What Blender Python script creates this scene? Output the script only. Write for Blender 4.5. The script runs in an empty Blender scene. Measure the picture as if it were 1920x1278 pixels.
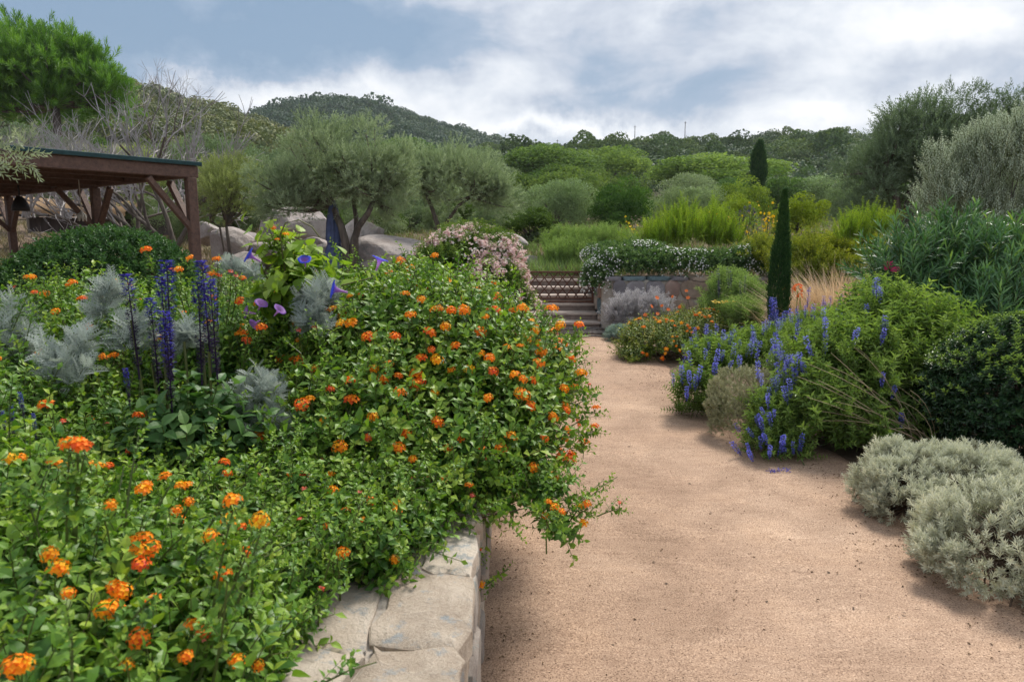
import bpy, math, random
import numpy as np
from mathutils import Vector
rng = np.random.default_rng(7)
random.seed(7)
PI = math.pi
SC = bpy.context.scene
COL = SC.collection
# ------------------------------------------------------------------ camera
F = 1300.0; CX = 960.0; CY = 639.0; HC = 1.56
PITCH = math.atan(194.0 / F)
cp, sp = math.cos(PITCH), math.sin(PITCH)
cam = bpy.data.cameras.new('camera'); camo = bpy.data.objects.new('camera', cam); COL.objects.link(camo)
camo.location = (0, 0, HC); camo.rotation_euler = (PI / 2 - PITCH, 0, 0)
cam.sensor_width = 36; cam.lens = 36 * F / 1920; cam.clip_end = 6000; cam.clip_start = .02
cam.dof.use_dof = True; cam.dof.focus_distance = 6.0; cam.dof.aperture_fstop = 7.0
SC.camera = camo
# ------------------------------------------------------------------ sky, sun, exposure
SUN_EL, SUN_AZ = math.radians(52), math.radians(28)       # azimuth from +Y towards +X
W = bpy.data.worlds.new('World'); SC.world = W; W.use_nodes = True
def N(nt, t, **kw):
    n = nt.nodes.new(t)
    for k, v in kw.items():
        if k.startswith('i_'):
            k = k[2:]; k = int(k) if k.isdigit() else k
            n.inputs[k].default_value = v
        else: setattr(n, k, v)
    return n
def M(nt, op, a, b=None, c=None):
    n = nt.nodes.new('ShaderNodeMath'); n.operation = op
    for i, x in enumerate((a, b, c)):
        if x is None: continue
        if isinstance(x, (int, float)): n.inputs[i].default_value = x
        else: nt.links.new(x, n.inputs[i])
    return n.outputs[0]
def mixc(nt, f, a, b, mode='MIX'):
    n = nt.nodes.new('ShaderNodeMix'); n.data_type = 'RGBA'; n.blend_type = mode
    for s, x in ((n.inputs[0], f), (n.inputs[6], a), (n.inputs[7], b)):
        if isinstance(x, (int, float)): s.default_value = x
        elif isinstance(x, tuple): s.default_value = (*x[:3], 1)
        else: nt.links.new(x, s)
    return n.outputs[2]
def ramp(nt, f, stops):
    n = nt.nodes.new('ShaderNodeValToRGB'); e = n.color_ramp.elements
    while len(e) < len(stops): e.new(.5)
    for q, (p, c) in zip(e, stops):
        q.position = p; q.color = (*c, 1) if len(c) == 3 else c
    nt.links.new(f, n.inputs[0]); return n.outputs[0]
def px_dir(u, v):
    x, y = (u - CX) / F, (CY - v) / F
    d = Vector((x, cp + y * sp, y * cp - sp)); return d.normalized()
def build_sky():
    nt = W.node_tree; nt.nodes.clear(); L = nt.links
    out = N(nt, 'ShaderNodeOutputWorld'); bg = N(nt, 'ShaderNodeBackground'); bg.inputs[1].default_value = .1
    L.new(bg.outputs[0], out.inputs[0])
    sky = N(nt, 'ShaderNodeTexSky', sky_type='NISHITA', sun_disc=False, sun_elevation=SUN_EL, sun_rotation=SUN_AZ,
            air_density=1.2, dust_density=1.5)
    tc = N(nt, 'ShaderNodeTexCoord')
    sep = N(nt, 'ShaderNodeSeparateXYZ'); L.new(tc.outputs['Generated'], sep.inputs[0])
    zz = M(nt, 'ADD', M(nt, 'MAXIMUM', sep.outputs[2], 0), .16)
    pl = N(nt, 'ShaderNodeCombineXYZ')
    L.new(M(nt, 'DIVIDE', sep.outputs[0], zz), pl.inputs[0]); L.new(M(nt, 'DIVIDE', sep.outputs[1], zz), pl.inputs[1])
    n1 = N(nt, 'ShaderNodeTexNoise', i_Scale=1.15, i_Detail=7.0, i_Roughness=.55, i_Distortion=.35); L.new(pl.outputs[0], n1.inputs['Vector'])
    mz = N(nt, 'ShaderNodeMapping'); mz.inputs['Scale'].default_value = (1, 1, 2.0); L.new(tc.outputs['Generated'], mz.inputs[0])
    n2 = N(nt, 'ShaderNodeTexNoise', i_Scale=6.5, i_Detail=8.0, i_Roughness=.58, i_Distortion=.25); L.new(mz.outputs[0], n2.inputs['Vector'])
    # warped direction so that the cloud banks have ragged edges
    n3 = N(nt, 'ShaderNodeTexNoise', i_Scale=5.0, i_Detail=8.0, i_Roughness=.6); L.new(tc.outputs['Generated'], n3.inputs['Vector'])
    wv = N(nt, 'ShaderNodeVectorMath', operation='SUBTRACT'); L.new(n3.outputs['Color'], wv.inputs[0]); wv.inputs[1].default_value = (.5, .5, .5)
    ws = N(nt, 'ShaderNodeVectorMath', operation='SCALE'); L.new(wv.outputs[0], ws.inputs[0]); ws.inputs['Scale'].default_value = .2
    wd = N(nt, 'ShaderNodeVectorMath', operation='ADD'); L.new(tc.outputs['Generated'], wd.inputs[0]); L.new(ws.outputs[0], wd.inputs[1])
    # cloud banks: (u, v, half width, half height, brightness)
    banks = [(60, 50, 380, 80, -.30), (440, 55, 480, 66, -.37), (660, 100, 240, 40, -.22), (400, 178, 260, 28, .20), (560, 192, 200, 22, .18),
             (760, 140, 150, 40, .30), (900, 215, 140, 32, .26), (700, 30, 160, 32, -.16), (1000, 60, 170, 60, .06),
             (1140, 195, 150, 24, -.24), (1230, 150, 110, 40, -.10), (1060, 250, 200, 16, .4), (1330, 10, 150, 34, .3), (1240, 40, 130, 40, -.1), (1480, 60, 70, 60, -.12),
             (1570, 100, 120, 70, .3), (1720, 20, 90, 40, .26), (1700, 100, 90, 40, -.14), (1860, 140, 160, 45, -.2), (1400, 190, 200, 40, -.08), (1560, 195, 90, 22, .2), (1720, 190, 200, 30, .2), (40, 130, 160, 40, -.2)]
    acc = None
    for (u, v, a, b, w) in banks:
        c = px_dir(u, v)
        d = N(nt, 'ShaderNodeVectorMath', operation='SUBTRACT'); L.new(wd.outputs[0], d.inputs[0]); d.inputs[1].default_value = c
        s = N(nt, 'ShaderNodeVectorMath', operation='MULTIPLY'); L.new(d.outputs[0], s.inputs[0])
        s.inputs[1].default_value = (F / a, F / a * .6, F / b)
        l2 = N(nt, 'ShaderNodeVectorMath', operation='DOT_PRODUCT'); L.new(s.outputs[0], l2.inputs[0]); L.new(s.outputs[0], l2.inputs[1])
        g = M(nt, 'MULTIPLY', M(nt, 'POWER', 2.718, M(nt, 'MULTIPLY', l2.outputs['Value'], -.8)), w)
        acc = g if acc is None else M(nt, 'ADD', acc, g)
    den = M(nt, 'ADD', M(nt, 'MULTIPLY', n1.outputs[0], .5), M(nt, 'ADD', M(nt, 'MULTIPLY', n2.outputs[0], 1.15), -.27))
    den = M(nt, 'ADD', M(nt, 'ADD', den, acc), .05)
    cl = ramp(nt, den, [(.08, (1.8, 2.7, 3.9)), (.34, (2.8, 3.6, 4.75)), (.52, (4.5, 4.95, 5.75)), (.70, (6.0, 6.35, 6.9)), (.95, (7.8, 7.9, 8.1))])
    thin = ramp(nt, den, [(.05, (.88, .88, .88)), (.38, (.98, .98, .98))])
    col = mixc(nt, thin, sky.outputs[0], cl)
    L.new(col, bg.inputs[0])
build_sky()
sl = bpy.data.lights.new('sun', 'SUN'); so = bpy.data.objects.new('sun', sl); COL.objects.link(so)
sl.energy = 3.6; sl.angle = math.radians(14); sl.color = (1, .95, .87)
so.rotation_euler = Vector((math.sin(SUN_AZ) * math.cos(SUN_EL), math.cos(SUN_AZ) * math.cos(SUN_EL), math.sin(SUN_EL))).to_track_quat('Z', 'Y').to_euler()
SC.view_settings.view_transform = 'Standard'; SC.view_settings.look = 'None'
SC.view_settings.gamma = 1; SC.view_settings.use_curve_mapping = False
SC.view_settings.exposure = 0.42
SC.render.engine = 'CYCLES'
SC.cycles.max_bounces = 7; SC.cycles.diffuse_bounces = 4; SC.cycles.transmission_bounces = 4; SC.cycles.transparent_max_bounces = 4
SC.cycles.use_adaptive_sampling = True; SC.cycles.adaptive_threshold = .02
# ------------------------------------------------------------------ places
def at(u, v, Y):
    x, y = (u - CX) / F, (CY - v) / F
    t = Y / (cp + y * sp); return np.array((x * t, Y, HC + (y * cp - sp) * t))
def slope(v):
    y = (CY - v) / F; return (y * cp - sp) / (cp + y * sp)
def ss(a, b, x):
    t = np.clip((x - a) / (b - a), 0, 1); return t * t * (3 - 2 * t)
def gz(x, y):
    x = np.asarray(x, float); y = np.asarray(y, float)
    up = np.where(y < 30, .78 + .075 * np.maximum(y - 13.5, 0), 2.02 + .04 * (np.minimum(y, 140) - 30))
    bed = .5 + .022 * np.clip(y - 1, 0, 13)
    left = np.where(y < 13.5, bed, up)
    st = np.clip(.36 * (y - 11.8) - .12, -.02, .7)
    right_step = np.where(y < 13.7, st, up)
    rw = ss(11.95, 12.15, y); right = rw * up * np.where(y < 13.5, 1, 1)
    r = np.where((x > -.15) & (x < 1.62), right_step, right)
    far = ss(7, 14, x); r = np.maximum(r, np.where(x > 1.7, far * .8, 0))
    k = ss(-.42, -.2, x)
    z = left * (1 - k) + r * k
    return np.where(y > 13.7, up, z)
# ------------------------------------------------------------------ object helpers
def link(o, parent=None):
    COL.objects.link(o)
    if parent is not None: o.parent = parent
    return o
def tag(o, label=None, cat=None, group=None, kind=None):
    if label: o['label'] = label
    if cat: o['category'] = cat
    if group: o['group'] = group
    if kind: o['kind'] = kind
    return o
def thing(name, label, cat, loc=(0, 0, 0), group=None, rz=0):
    o = bpy.data.objects.new(name, None); o.empty_display_size = .1; o.location = tuple(float(q) for q in loc); o.rotation_euler = (0, 0, rz)
    link(o); return tag(o, label, cat, group)
def copy_tree(o, parent=None, label=None, loc=None, rz=None, scl=None, color=None):
    c = o.copy(); COL.objects.link(c); c.parent = parent
    if label: c['label'] = label
    if loc is not None: c.location = tuple(float(q) for q in loc)
    if rz is not None: c.rotation_euler = (0, 0, rz)
    if scl is not None: c.scale = scl
    if color is not None: c.color = color
    for ch in o.children:
        copy_tree(ch, c, color=color)
    return c
class Soup:
    def __init__(s): s.V = []; s.Fc = []; s.T = []; s.Mt = []; s.n = 0
    def add(s, V, Fc, tone=.5, mat=0):
        V = np.asarray(V, float); Fc = np.asarray(Fc, int)
        s.V.append(V); s.Fc.append(Fc + s.n); s.n += len(V)
        s.T.append(np.full(len(V), tone, float) if np.isscalar(tone) else np.asarray(tone, float))
        s.Mt.append(np.full(len(Fc), mat, int) if np.isscalar(mat) else np.asarray(mat, int))
    def scatter(s, tp, pos, R, scl, jit=.0, tone_add=None):
        V, Fc, T, Mt = tp; n = len(pos)
        if n == 0: return
        scl = np.broadcast_to(np.asarray(scl, float), (n,))
        P = np.einsum('nij,mj->nmi', R, V) * scl[:, None, None] + pos[:, None, :]
        T2 = T[None, :] + (rng.normal(0, 1, n) * jit)[:, None]
        if tone_add is not None: T2 = T2 + tone_add[:, None]
        F2 = Fc[None] + (np.arange(n) * len(V))[:, None, None]
        s.add(P.reshape(-1, 3), F2.reshape(-1, 3), np.clip(T2, 0, 1).reshape(-1), np.tile(Mt, n))
    def mesh(s, name, mats, smooth=False, sharp=0):
        V = np.concatenate(s.V); Fc = np.concatenate(s.Fc); T = np.concatenate(s.T); Mt = np.concatenate(s.Mt)
        me = bpy.data.meshes.new(name)
        me.vertices.add(len(V)); me.vertices.foreach_set('co', V.astype(np.float32).ravel())
        me.loops.add(len(Fc) * 3); me.loops.foreach_set('vertex_index', Fc.astype(np.int32).ravel())
        me.polygons.add(len(Fc)); me.polygons.foreach_set('loop_start', np.arange(0, len(Fc) * 3, 3, dtype=np.int32))
        me.polygons.foreach_set('loop_total', np.full(len(Fc), 3, np.int32))
        for m in mats: me.materials.append(m)
        me.polygons.foreach_set('material_index', Mt.astype(np.int32))
        me.polygons.foreach_set('use_smooth', np.full(len(Fc), smooth, bool))
        a = me.attributes.new('tone', 'FLOAT', 'POINT'); a.data.foreach_set('value', T.astype(np.float32))
        me.update(calc_edges=True)
        if sharp: me.set_sharp_from_angle(angle=math.radians(sharp))
        return me
    def build(s, name, mats, parent=None, smooth=False, kind=None, label=None, origin=None, sharp=0):
        if origin is not None:
            s.V = [v - np.asarray(origin) for v in s.V]
        o = bpy.data.objects.new(name, s.mesh(name, mats if isinstance(mats, (list, tuple)) else [mats], smooth, sharp))
        link(o, parent)
        if origin is not None and parent is None: o.location = tuple(origin)
        if kind: o['kind'] = kind
        if label: o['label'] = label
        return o
def inst(name, me, parent, pos, R=None, scl=1.0):
    o = bpy.data.objects.new(name, me); link(o, parent)
    from mathutils import Matrix
    m = Matrix([list(r) for r in (R if R is not None else np.eye(3))]).to_4x4()
    o.matrix_local = Matrix.Translation(Vector(pos)) @ m @ Matrix.Scale(scl, 4)
    return o
def unit(a): return a / np.maximum(np.linalg.norm(a, axis=-1, keepdims=True), 1e-9)
def frames(d, ref=None, roll=None):
    """y axis along d, z axis near ref"""
    d = unit(np.asarray(d, float)); n = len(d)
    ref = np.tile(np.array((0, 0, 1.)), (n, 1)) if ref is None else np.asarray(ref, float)
    ref = ref + rng.normal(0, .02, (n, 3))
    x = unit(np.cross(d, ref)); z = np.cross(x, d)
    if roll is not None:
        c, s_ = np.cos(roll)[:, None], np.sin(roll)[:, None]
        x, z = x * c + z * s_, z * c - x * s_
    return np.stack([x, d, z], axis=2)
def rdir(n, up=0.0):
    v = rng.normal(0, 1, (n, 3)); v[:, 2] += up; return unit(v)
class Nz:
    def __init__(s, scale, seed=0, k=7):
        r = np.random.default_rng(seed); s.k = r.normal(0, scale, (k, 3)); s.p = r.uniform(0, 6.28, k)
    def __call__(s, p): return np.sin(np.asarray(p) @ s.k.T + s.p).sum(-1) / math.sqrt(len(s.p) / 2.0) * .5
def tube(S, pts, rad, n=5, tone=.5, mat=0, cap=True):
    pts = np.asarray(pts, float); k = len(pts); rad = np.broadcast_to(np.asarray(rad, float), (k,))
    d = unit(np.gradient(pts, axis=0)); a = np.array((.31, .22, .93)) if abs(d[0][2]) < .8 else np.array((1, .1, 0.))
    x = unit(np.cross(d, a)); y = np.cross(d, x)
    th = np.arange(n) * 2 * PI / n
    V = pts[:, None] + rad[:, None, None] * (x[:, None] * np.cos(th)[None, :, None] + y[:, None] * np.sin(th)[None, :, None])
    V = V.reshape(-1, 3); Fc = []
    for i in range(k - 1):
        for j in range(n):
            a0, b0 = i * n + j, i * n + (j + 1) % n
            Fc += [(a0, b0, b0 + n), (a0, b0 + n, a0 + n)]
    if cap:
        for j in range(1, n - 1):
            Fc += [(0, j + 1, j), ((k - 1) * n, (k - 1) * n + j, (k - 1) * n + j + 1)]
    S.add(V, Fc, tone, mat)
def box(S, c, sx, sy, sz, R=None, tone=.5, mat=0, bev=.0):
    """bevelled box, centre c"""
    b = min(bev, sx * .3, sy * .3, sz * .3); V = []; h = np.array((sx, sy, sz)) / 2
    if b <= 0:
        V = [(x * h[0], y * h[1], z * h[2]) for x in (-1, 1) for y in (-1, 1) for z in (-1, 1)]
        Fc = [(0, 1, 3), (0, 3, 2), (4, 6, 7), (4, 7, 5), (0, 4, 5), (0, 5, 1), (2, 3, 7), (2, 7, 6), (0, 2, 6), (0, 6, 4), (1, 5, 7), (1, 7, 3)]
    else:
        import itertools
        idx = {}; Fc = []
        for sg in itertools.product((-1, 1), repeat=3):
            for ax in range(3):
                p = [sg[q] * (h[q] - (0 if q == ax else b)) for q in range(3)]
                idx[(sg, ax)] = len(V); V.append(p)
        cen = np.zeros(3)
        def quad(l):
            l = [idx[q] for q in l]; P = np.array([V[q] for q in l]); nn = np.cross(P[1] - P[0], P[2] - P[0])
            if nn @ P.mean(0) < 0: l = l[::-1]
            for q in range(1, len(l) - 1): Fc.append((l[0], l[q], l[q + 1]))
        for ax in range(3):
            o1, o2 = [q for q in range(3) if q != ax]
            for s0 in (-1, 1):
                l = []
                for (p, q) in ((-1, -1), (1, -1), (1, 1), (-1, 1)):
                    sg = [0, 0, 0]; sg[ax] = s0; sg[o1] = p; sg[o2] = q; l.append((tuple(sg), ax))
                quad(l)
            for (p, q) in itertools.product((-1, 1), repeat=2):     # edges running along ax
                l = []
                for s0, axs in ((-1, (o1, o2)), (1, (o2, o1))):
                    sg = [0, 0, 0]; sg[ax] = s0; sg[o1] = p; sg[o2] = q
                    for a_ in axs: l.append((tuple(sg), a_))
                quad(l)
        for sg in itertools.product((-1, 1), repeat=3): quad([(sg, 0), (sg, 1), (sg, 2)])
    V = np.array(V)
    if R is not None: V = V @ np.asarray(R).T
    S.add(V + np.asarray(c), Fc, tone, mat)
def beam(S, a, b, w, h, bev=.006, tone=.5, mat=0, up=(0, 0, 1)):
    a = np.asarray(a, float); b = np.asarray(b, float); d = b - a; L = np.linalg.norm(d)
    box(S, (a + b) / 2, w, L, h, frames(d[None], np.array([up], float))[0], tone, mat, bev)
# ------------------------------------------------------------------ materials
def newmat(name):
    m = bpy.data.materials.new(name); m.use_nodes = True; nt = m.node_tree; nt.nodes.clear()
    o = nt.nodes.new('ShaderNodeOutputMaterial'); b = nt.nodes.new('ShaderNodeBsdfPrincipled')
    nt.links.new(b.outputs[0], o.inputs[0]); return m, nt, b, o
MC = {}
def leafmat(name, stops, rough=.5, trans=.3, spec=.35, objcol=False, tcol=(1.25, 1.3, .6)):
    if name in MC: return MC[name]
    m, nt, b, o = newmat(name); L = nt.links
    a = N(nt, 'ShaderNodeAttribute', attribute_name='tone')
    it = N(nt, 'ShaderNodeAttribute', attribute_name='itone', attribute_type='INSTANCER')
    c = ramp(nt, M(nt, 'ADD', a.outputs['Fac'], it.outputs['Fac']), stops)
    if objcol:
        oi = N(nt, 'ShaderNodeObjectInfo'); c = mixc(nt, 1.0, c, oi.outputs['Color'], 'MULTIPLY')
    L.new(c, b.inputs['Base Color']); b.inputs['Roughness'].default_value = rough
    b.inputs['Specular IOR Level'].default_value = spec
    if trans > 0:
        t = N(nt, 'ShaderNodeBsdfTranslucent'); L.new(mixc(nt, 1.0, c, tcol, 'MULTIPLY'), t.inputs[0])
        mx = N(nt, 'ShaderNodeMixShader'); mx.inputs[0].default_value = trans
        L.new(b.outputs[0], mx.inputs[1]); L.new(t.outputs[0], mx.inputs[2]); L.new(mx.outputs[0], o.inputs[0])
    MC[name] = m; return m
def barkmat(name, c1, c2, scale=25, rough=.85, bump=.4, stretch=6):
    if name in MC: return MC[name]
    m, nt, b, o = newmat(name); L = nt.links
    tc = N(nt, 'ShaderNodeTexCoord'); mp = N(nt, 'ShaderNodeMapping'); mp.inputs['Scale'].default_value = (1, 1, 1 / stretch)
    L.new(tc.outputs['Object'], mp.inputs[0])
    n = N(nt, 'ShaderNodeTexNoise', i_Scale=float(scale), i_Detail=6.0, i_Roughness=.65); L.new(mp.outputs[0], n.inputs['Vector'])
    L.new(ramp(nt, n.outputs[0], [(.3, c1), (.7, c2)]), b.inputs['Base Color']); b.inputs['Roughness'].default_value = rough
    bp = N(nt, 'ShaderNodeBump', i_Strength=bump, i_Distance=.02); L.new(n.outputs[0], bp.inputs['Height']); L.new(bp.outputs[0], b.inputs['Normal'])
    MC[name] = m; return m
def stonemat(name, cols, sc=6.0, bump=.5, lichen=None, objvar=True):
    if name in MC: return MC[name]
    m, nt, b, o = newmat(name); L = nt.links
    g = N(nt, 'ShaderNodeNewGeometry'); oi = N(nt, 'ShaderNodeObjectInfo')
    n1 = N(nt, 'ShaderNodeTexNoise', i_Scale=sc, i_Detail=8.0, i_Roughness=.62, i_Distortion=.4); L.new(g.outputs['Position'], n1.inputs['Vector'])
    n2 = N(nt, 'ShaderNodeTexNoise', i_Scale=sc * 22, i_Detail=8.0, i_Roughness=.75); L.new(g.outputs['Position'], n2.inputs['Vector'])
    a = N(nt, 'ShaderNodeAttribute', attribute_name='tone')
    f = M(nt, 'ADD', M(nt, 'MULTIPLY', n1.outputs[0], .55), M(nt, 'MULTIPLY', n2.outputs[0], .4))
    if objvar: f = M(nt, 'ADD', f, M(nt, 'MULTIPLY', M(nt, 'SUBTRACT', a.outputs['Fac'], .5), .5))
    k = len(cols); c = ramp(nt, f, [(.25 + .45 * i / (k - 1), q) for i, q in enumerate(cols)])
    if lichen:
        n3 = N(nt, 'ShaderNodeTexNoise', i_Scale=sc * 2.2, i_Detail=7.0, i_Roughness=.7); L.new(g.outputs['Position'], n3.inputs['Vector'])
        c = mixc(nt, ramp(nt, n3.outputs[0], [(.55, (0, 0, 0)), (.64, (.75, .75, .75))]), c, lichen)
    L.new(c, b.inputs['Base Color']); b.inputs['Roughness'].default_value = .88; b.inputs['Specular IOR Level'].default_value = .25
    h = M(nt, 'ADD', M(nt, 'MULTIPLY', n1.outputs[0], 1.0), M(nt, 'MULTIPLY', n2.outputs[0], .25))
    bp = N(nt, 'ShaderNodeBump', i_Strength=bump, i_Distance=.03); L.new(h, bp.inputs['Height']); L.new(bp.outputs[0], b.inputs['Normal'])
    MC[name] = m; return m
def plain(name, c, rough=.6, var=.25, scale=20., metal=0, bump=.0):
    if name in MC: return MC[name]
    m, nt, b, o = newmat(name); L = nt.links
    tc = N(nt, 'ShaderNodeTexCoord')
    n = N(nt, 'ShaderNodeTexNoise', i_Scale=scale, i_Detail=5.0, i_Roughness=.6); L.new(tc.outputs['Object'], n.inputs['Vector'])
    L.new(ramp(nt, n.outputs[0], [(.3, tuple(q * (1 - var) for q in c)), (.7, tuple(q * (1 + var) for q in c))]), b.inputs['Base Color'])
    b.inputs['Roughness'].default_value = rough; b.inputs['Metallic'].default_value = metal
    if bump:
        bp = N(nt, 'ShaderNodeBump', i_Strength=bump, i_Distance=.01); L.new(n.outputs[0], bp.inputs['Height']); L.new(bp.outputs[0], b.inputs['Normal'])
    MC[name] = m; return m
STEM = leafmat('green_stem', [(0, (.06, .08, .02)), (.5, (.09, .12, .03)), (1, (.14, .10, .04))], trans=0)
TWIG = barkmat('brown_twig', (.07, .045, .028), (.16, .11, .075))
LANT = leafmat('lantana_leaf', [(0, (.024, .075, .016)), (.35, (.065, .165, .024)), (.7, (.165, .30, .035)), (1, (.32, .43, .055))], rough=.45, trans=.3)
SALV = leafmat('sage_leaf', [(0, (.03, .08, .028)), (.5, (.07, .165, .045)), (1, (.15, .26, .07))], rough=.5)
MEAL = leafmat('mealy_sage_leaf', [(0, (.05, .095, .026)), (.5, (.14, .24, .05)), (1, (.29, .40, .10))], rough=.5, trans=.36)
BOX_ = leafmat('hedge_leaf', [(0, (.016, .045, .018)), (.5, (.045, .115, .032)), (.86, (.10, .20, .05)), (1, (.22, .34, .04))], rough=.48, spec=.3, trans=.2)
BOXD = leafmat('dark_hedge_leaf', [(0, (.010, .028, .014)), (.5, (.026, .068, .026)), (.86, (.06, .13, .035)), (1, (.24, .36, .04))], rough=.36, spec=.45, trans=.15)
MILL = leafmat('silver_leaf', [(0, (.15, .185, .165)), (.5, (.32, .37, .335)), (1, (.55, .60, .54))], rough=.8, trans=.2, spec=.1, tcol=(1, 1, 1))
CURRY = leafmat('grey_green_leaf', [(0, (.17, .14, .085)), (.3, (.38, .385, .285)), (.62, (.60, .62, .50)), (1, (.74, .73, .58))], rough=.8, trans=.2, spec=.1, tcol=(1, 1, .8))
LAVL = leafmat('cotton_leaf', [(0, (.20, .20, .11)), (.5, (.36, .37, .23)), (1, (.54, .53, .36))], rough=.8, trans=.2, spec=.1, tcol=(1, 1, .8))
OLEA = leafmat('oleander_leaf', [(0, (.030, .08, .045)), (.5, (.07, .165, .07)), (.85, (.14, .26, .09)), (1, (.25, .37, .08))], rough=.38, spec=.45, trans=.25)
OLIVE = leafmat('olive_leaf', [(0, (.13, .155, .10)), (.5, (.25, .29, .19)), (1, (.42, .46, .33))], rough=.6, spec=.22, trans=.25, objcol=True, tcol=(1.1, 1.2, .7))
TREE = leafmat('broad_leaf', [(0, (.07, .11, .048)), (.5, (.155, .22, .085)), (1, (.27, .33, .13))], rough=.75, spec=.12, trans=.3, objcol=True)
SCRUB = leafmat('scrub_leaf', [(0, (.055, .085, .042)), (.5, (.125, .175, .078)), (1, (.24, .28, .125))], rough=.8, spec=.1, trans=.2, objcol=True)
PINE = leafmat('pine_needle', [(0, (.04, .10, .018)), (.5, (.10, .235, .03)), (1, (.19, .36, .05))], rough=.5, trans=.3)
CYPR = leafmat('cypress_leaf', [(0, (.014, .042, .016)), (.5, (.034, .10, .030)), (1, (.085, .17, .04))], rough=.6, trans=.15)
LIME = leafmat('lime_leaf', [(0, (.08, .15, .02)), (.5, (.19, .32, .035)), (1, (.36, .46, .06))], rough=.5, trans=.4)
GOLD = leafmat('yellow_green_leaf', [(0, (.08, .12, .02)), (.5, (.19, .25, .03)), (1, (.37, .38, .05))], rough=.5, trans=.35)
FEATH = leafmat('feathery_leaf', [(0, (.09, .15, .055)), (.5, (.18, .28, .10)), (1, (.31, .42, .18))], rough=.55, trans=.4)
STRAW = leafmat('straw_blade', [(0, (.38, .26, .16)), (.5, (.64, .48, .32)), (1, (.82, .67, .49))], rough=.6, trans=.35, tcol=(1, .95, .8))
GRASS = leafmat('grass_blade', [(0, (.06, .10, .03)), (.5, (.12, .19, .05)), (1, (.24, .30, .10))], rough=.55, trans=.35)
DRY = leafmat('dry_grass_blade', [(0, (.11, .10, .05)), (.5, (.21, .185, .095)), (1, (.36, .31, .18))], rough=.7, trans=.3, tcol=(1, .95, .8))
BARE = barkmat('grey_bare_twig', (.22, .20, .197), (.42, .39, .385), scale=12)
OBARK = barkmat('olive_bark', (.055, .042, .034), (.17, .14, .115), scale=16)
FLW = leafmat('lantana_petal', [(0, (.95, .60, .025)), (.3, (.95, .36, .015)), (.62, (.92, .19, .015)), (.85, (.80, .09, .03)), (1, (.74, .20, .16))], rough=.55, trans=.25, spec=.2, tcol=(1, .9, .6))
BLUE = leafmat('blue_petal', [(0, (.045, .03, .05)), (.35, (.05, .03, .11)), (.6, (.055, .04, .30)), (1, (.075, .07, .52))], rough=.6, trans=.25, spec=.15, tcol=(1, 1, 1.1))
MEALB = leafmat('mealy_blue_petal', [(0, (.08, .075, .22)), (.5, (.12, .125, .56)), (1, (.23, .24, .80))], rough=.6, trans=.25, spec=.15, tcol=(1, 1, 1.1))
GLORY = leafmat('morning_glory_petal', [(0, (.62, .34, .62)), (.35, (.30, .13, .52)), (.7, (.045, .07, .62)), (1, (.03, .05, .72))], rough=.5, trans=.35, spec=.2, tcol=(1, 1, 1.1))
PINKP = leafmat('pale_pink_petal', [(0, (.72, .46, .45)), (.5, (.86, .69, .64)), (1, (.90, .85, .77))], rough=.6, trans=.3, tcol=(1, 1, 1))
WHITE = leafmat('white_petal', [(0, (.7, .7, .66)), (1, (.82, .82, .8))], rough=.6, trans=.3, tcol=(1, 1, 1))
YELL = leafmat('yellow_petal', [(0, (.75, .42, .01)), (1, (.85, .62, .02))], rough=.6, trans=.3, tcol=(1, 1, .8))
MAGE = leafmat('magenta_petal', [(0, (.62, .03, .15)), (1, (.78, .08, .26))], rough=.6, trans=.3, tcol=(1, 1, 1))
CORAL = leafmat('coral_petal', [(0, (.80, .13, .03)), (1, (.88, .24, .04))], rough=.6, trans=.3, tcol=(1, 1, 1))
STRAWF = leafmat('lilac_grey_leaf', [(0, (.32, .30, .32)), (.5, (.52, .50, .52)), (1, (.72, .70, .70))], rough=.8, trans=.2, spec=.1, tcol=(1, 1, 1))
# ------------------------------------------------------------------ leaf, sprig and flower shapes (V, F, tone, mat)
def leaf(w=.5, rows=2, fold=.25, droop=.2, wide=.42, tone=.5, curl=0.0):
    V = [(0, 0, 0)]; Fc = []
    ys = [(i + 1) / (rows + 1) for i in range(rows)]
    for y in ys:
        q = y ** (math.log(.5) / math.log(wide)); hw = w / 2 * math.sin(PI * min(q, .999)) ** .8
        z = -droop * y * y
        V += [(-hw, y, z + fold * hw), (0, y, z), (hw, y, z + fold * hw)]
    V.append((0, 1, -droop)); t = len(V) - 1
    Fc += [(0, 2, 1), (0, 3, 2)]
    for i in range(rows - 1):
        a = 1 + 3 * i; Fc += [(a, a + 1, a + 4), (a, a + 4, a + 3), (a + 1, a + 2, a + 5), (a + 1, a + 5, a + 4)]
    a = 1 + 3 * (rows - 1); Fc += [(a, a + 1, t), (a + 1, a + 2, t)]
    return (np.array(V, float), np.array(Fc), np.full(len(V), tone), np.zeros(len(Fc), int))
def leaf2(w=.5, fold=.25, droop=.15, wide=.42, tone=.5):
    V = [(0, 0, 0), (-w / 2, wide, fold * w / 2), (w / 2, wide, fold * w / 2), (0, 1, -droop)]
    return (np.array(V, float), np.array([(0, 2, 3), (0, 3, 1)]), np.full(4, tone), np.zeros(2, int))
def blade(w=.1, droop=.1, tone=.5, tip=.0):
    V = [(-w / 2 * .4, 0, 0), (w / 2 * .4, 0, 0), (-w / 2, .45, -droop * .2), (w / 2, .45, -droop * .2), (0, 1, -droop)]
    return (np.array(V, float), np.array([(0, 1, 3), (0, 3, 2), (2, 3, 4)]), np.full(5, tone), np.zeros(3, int))
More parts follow.
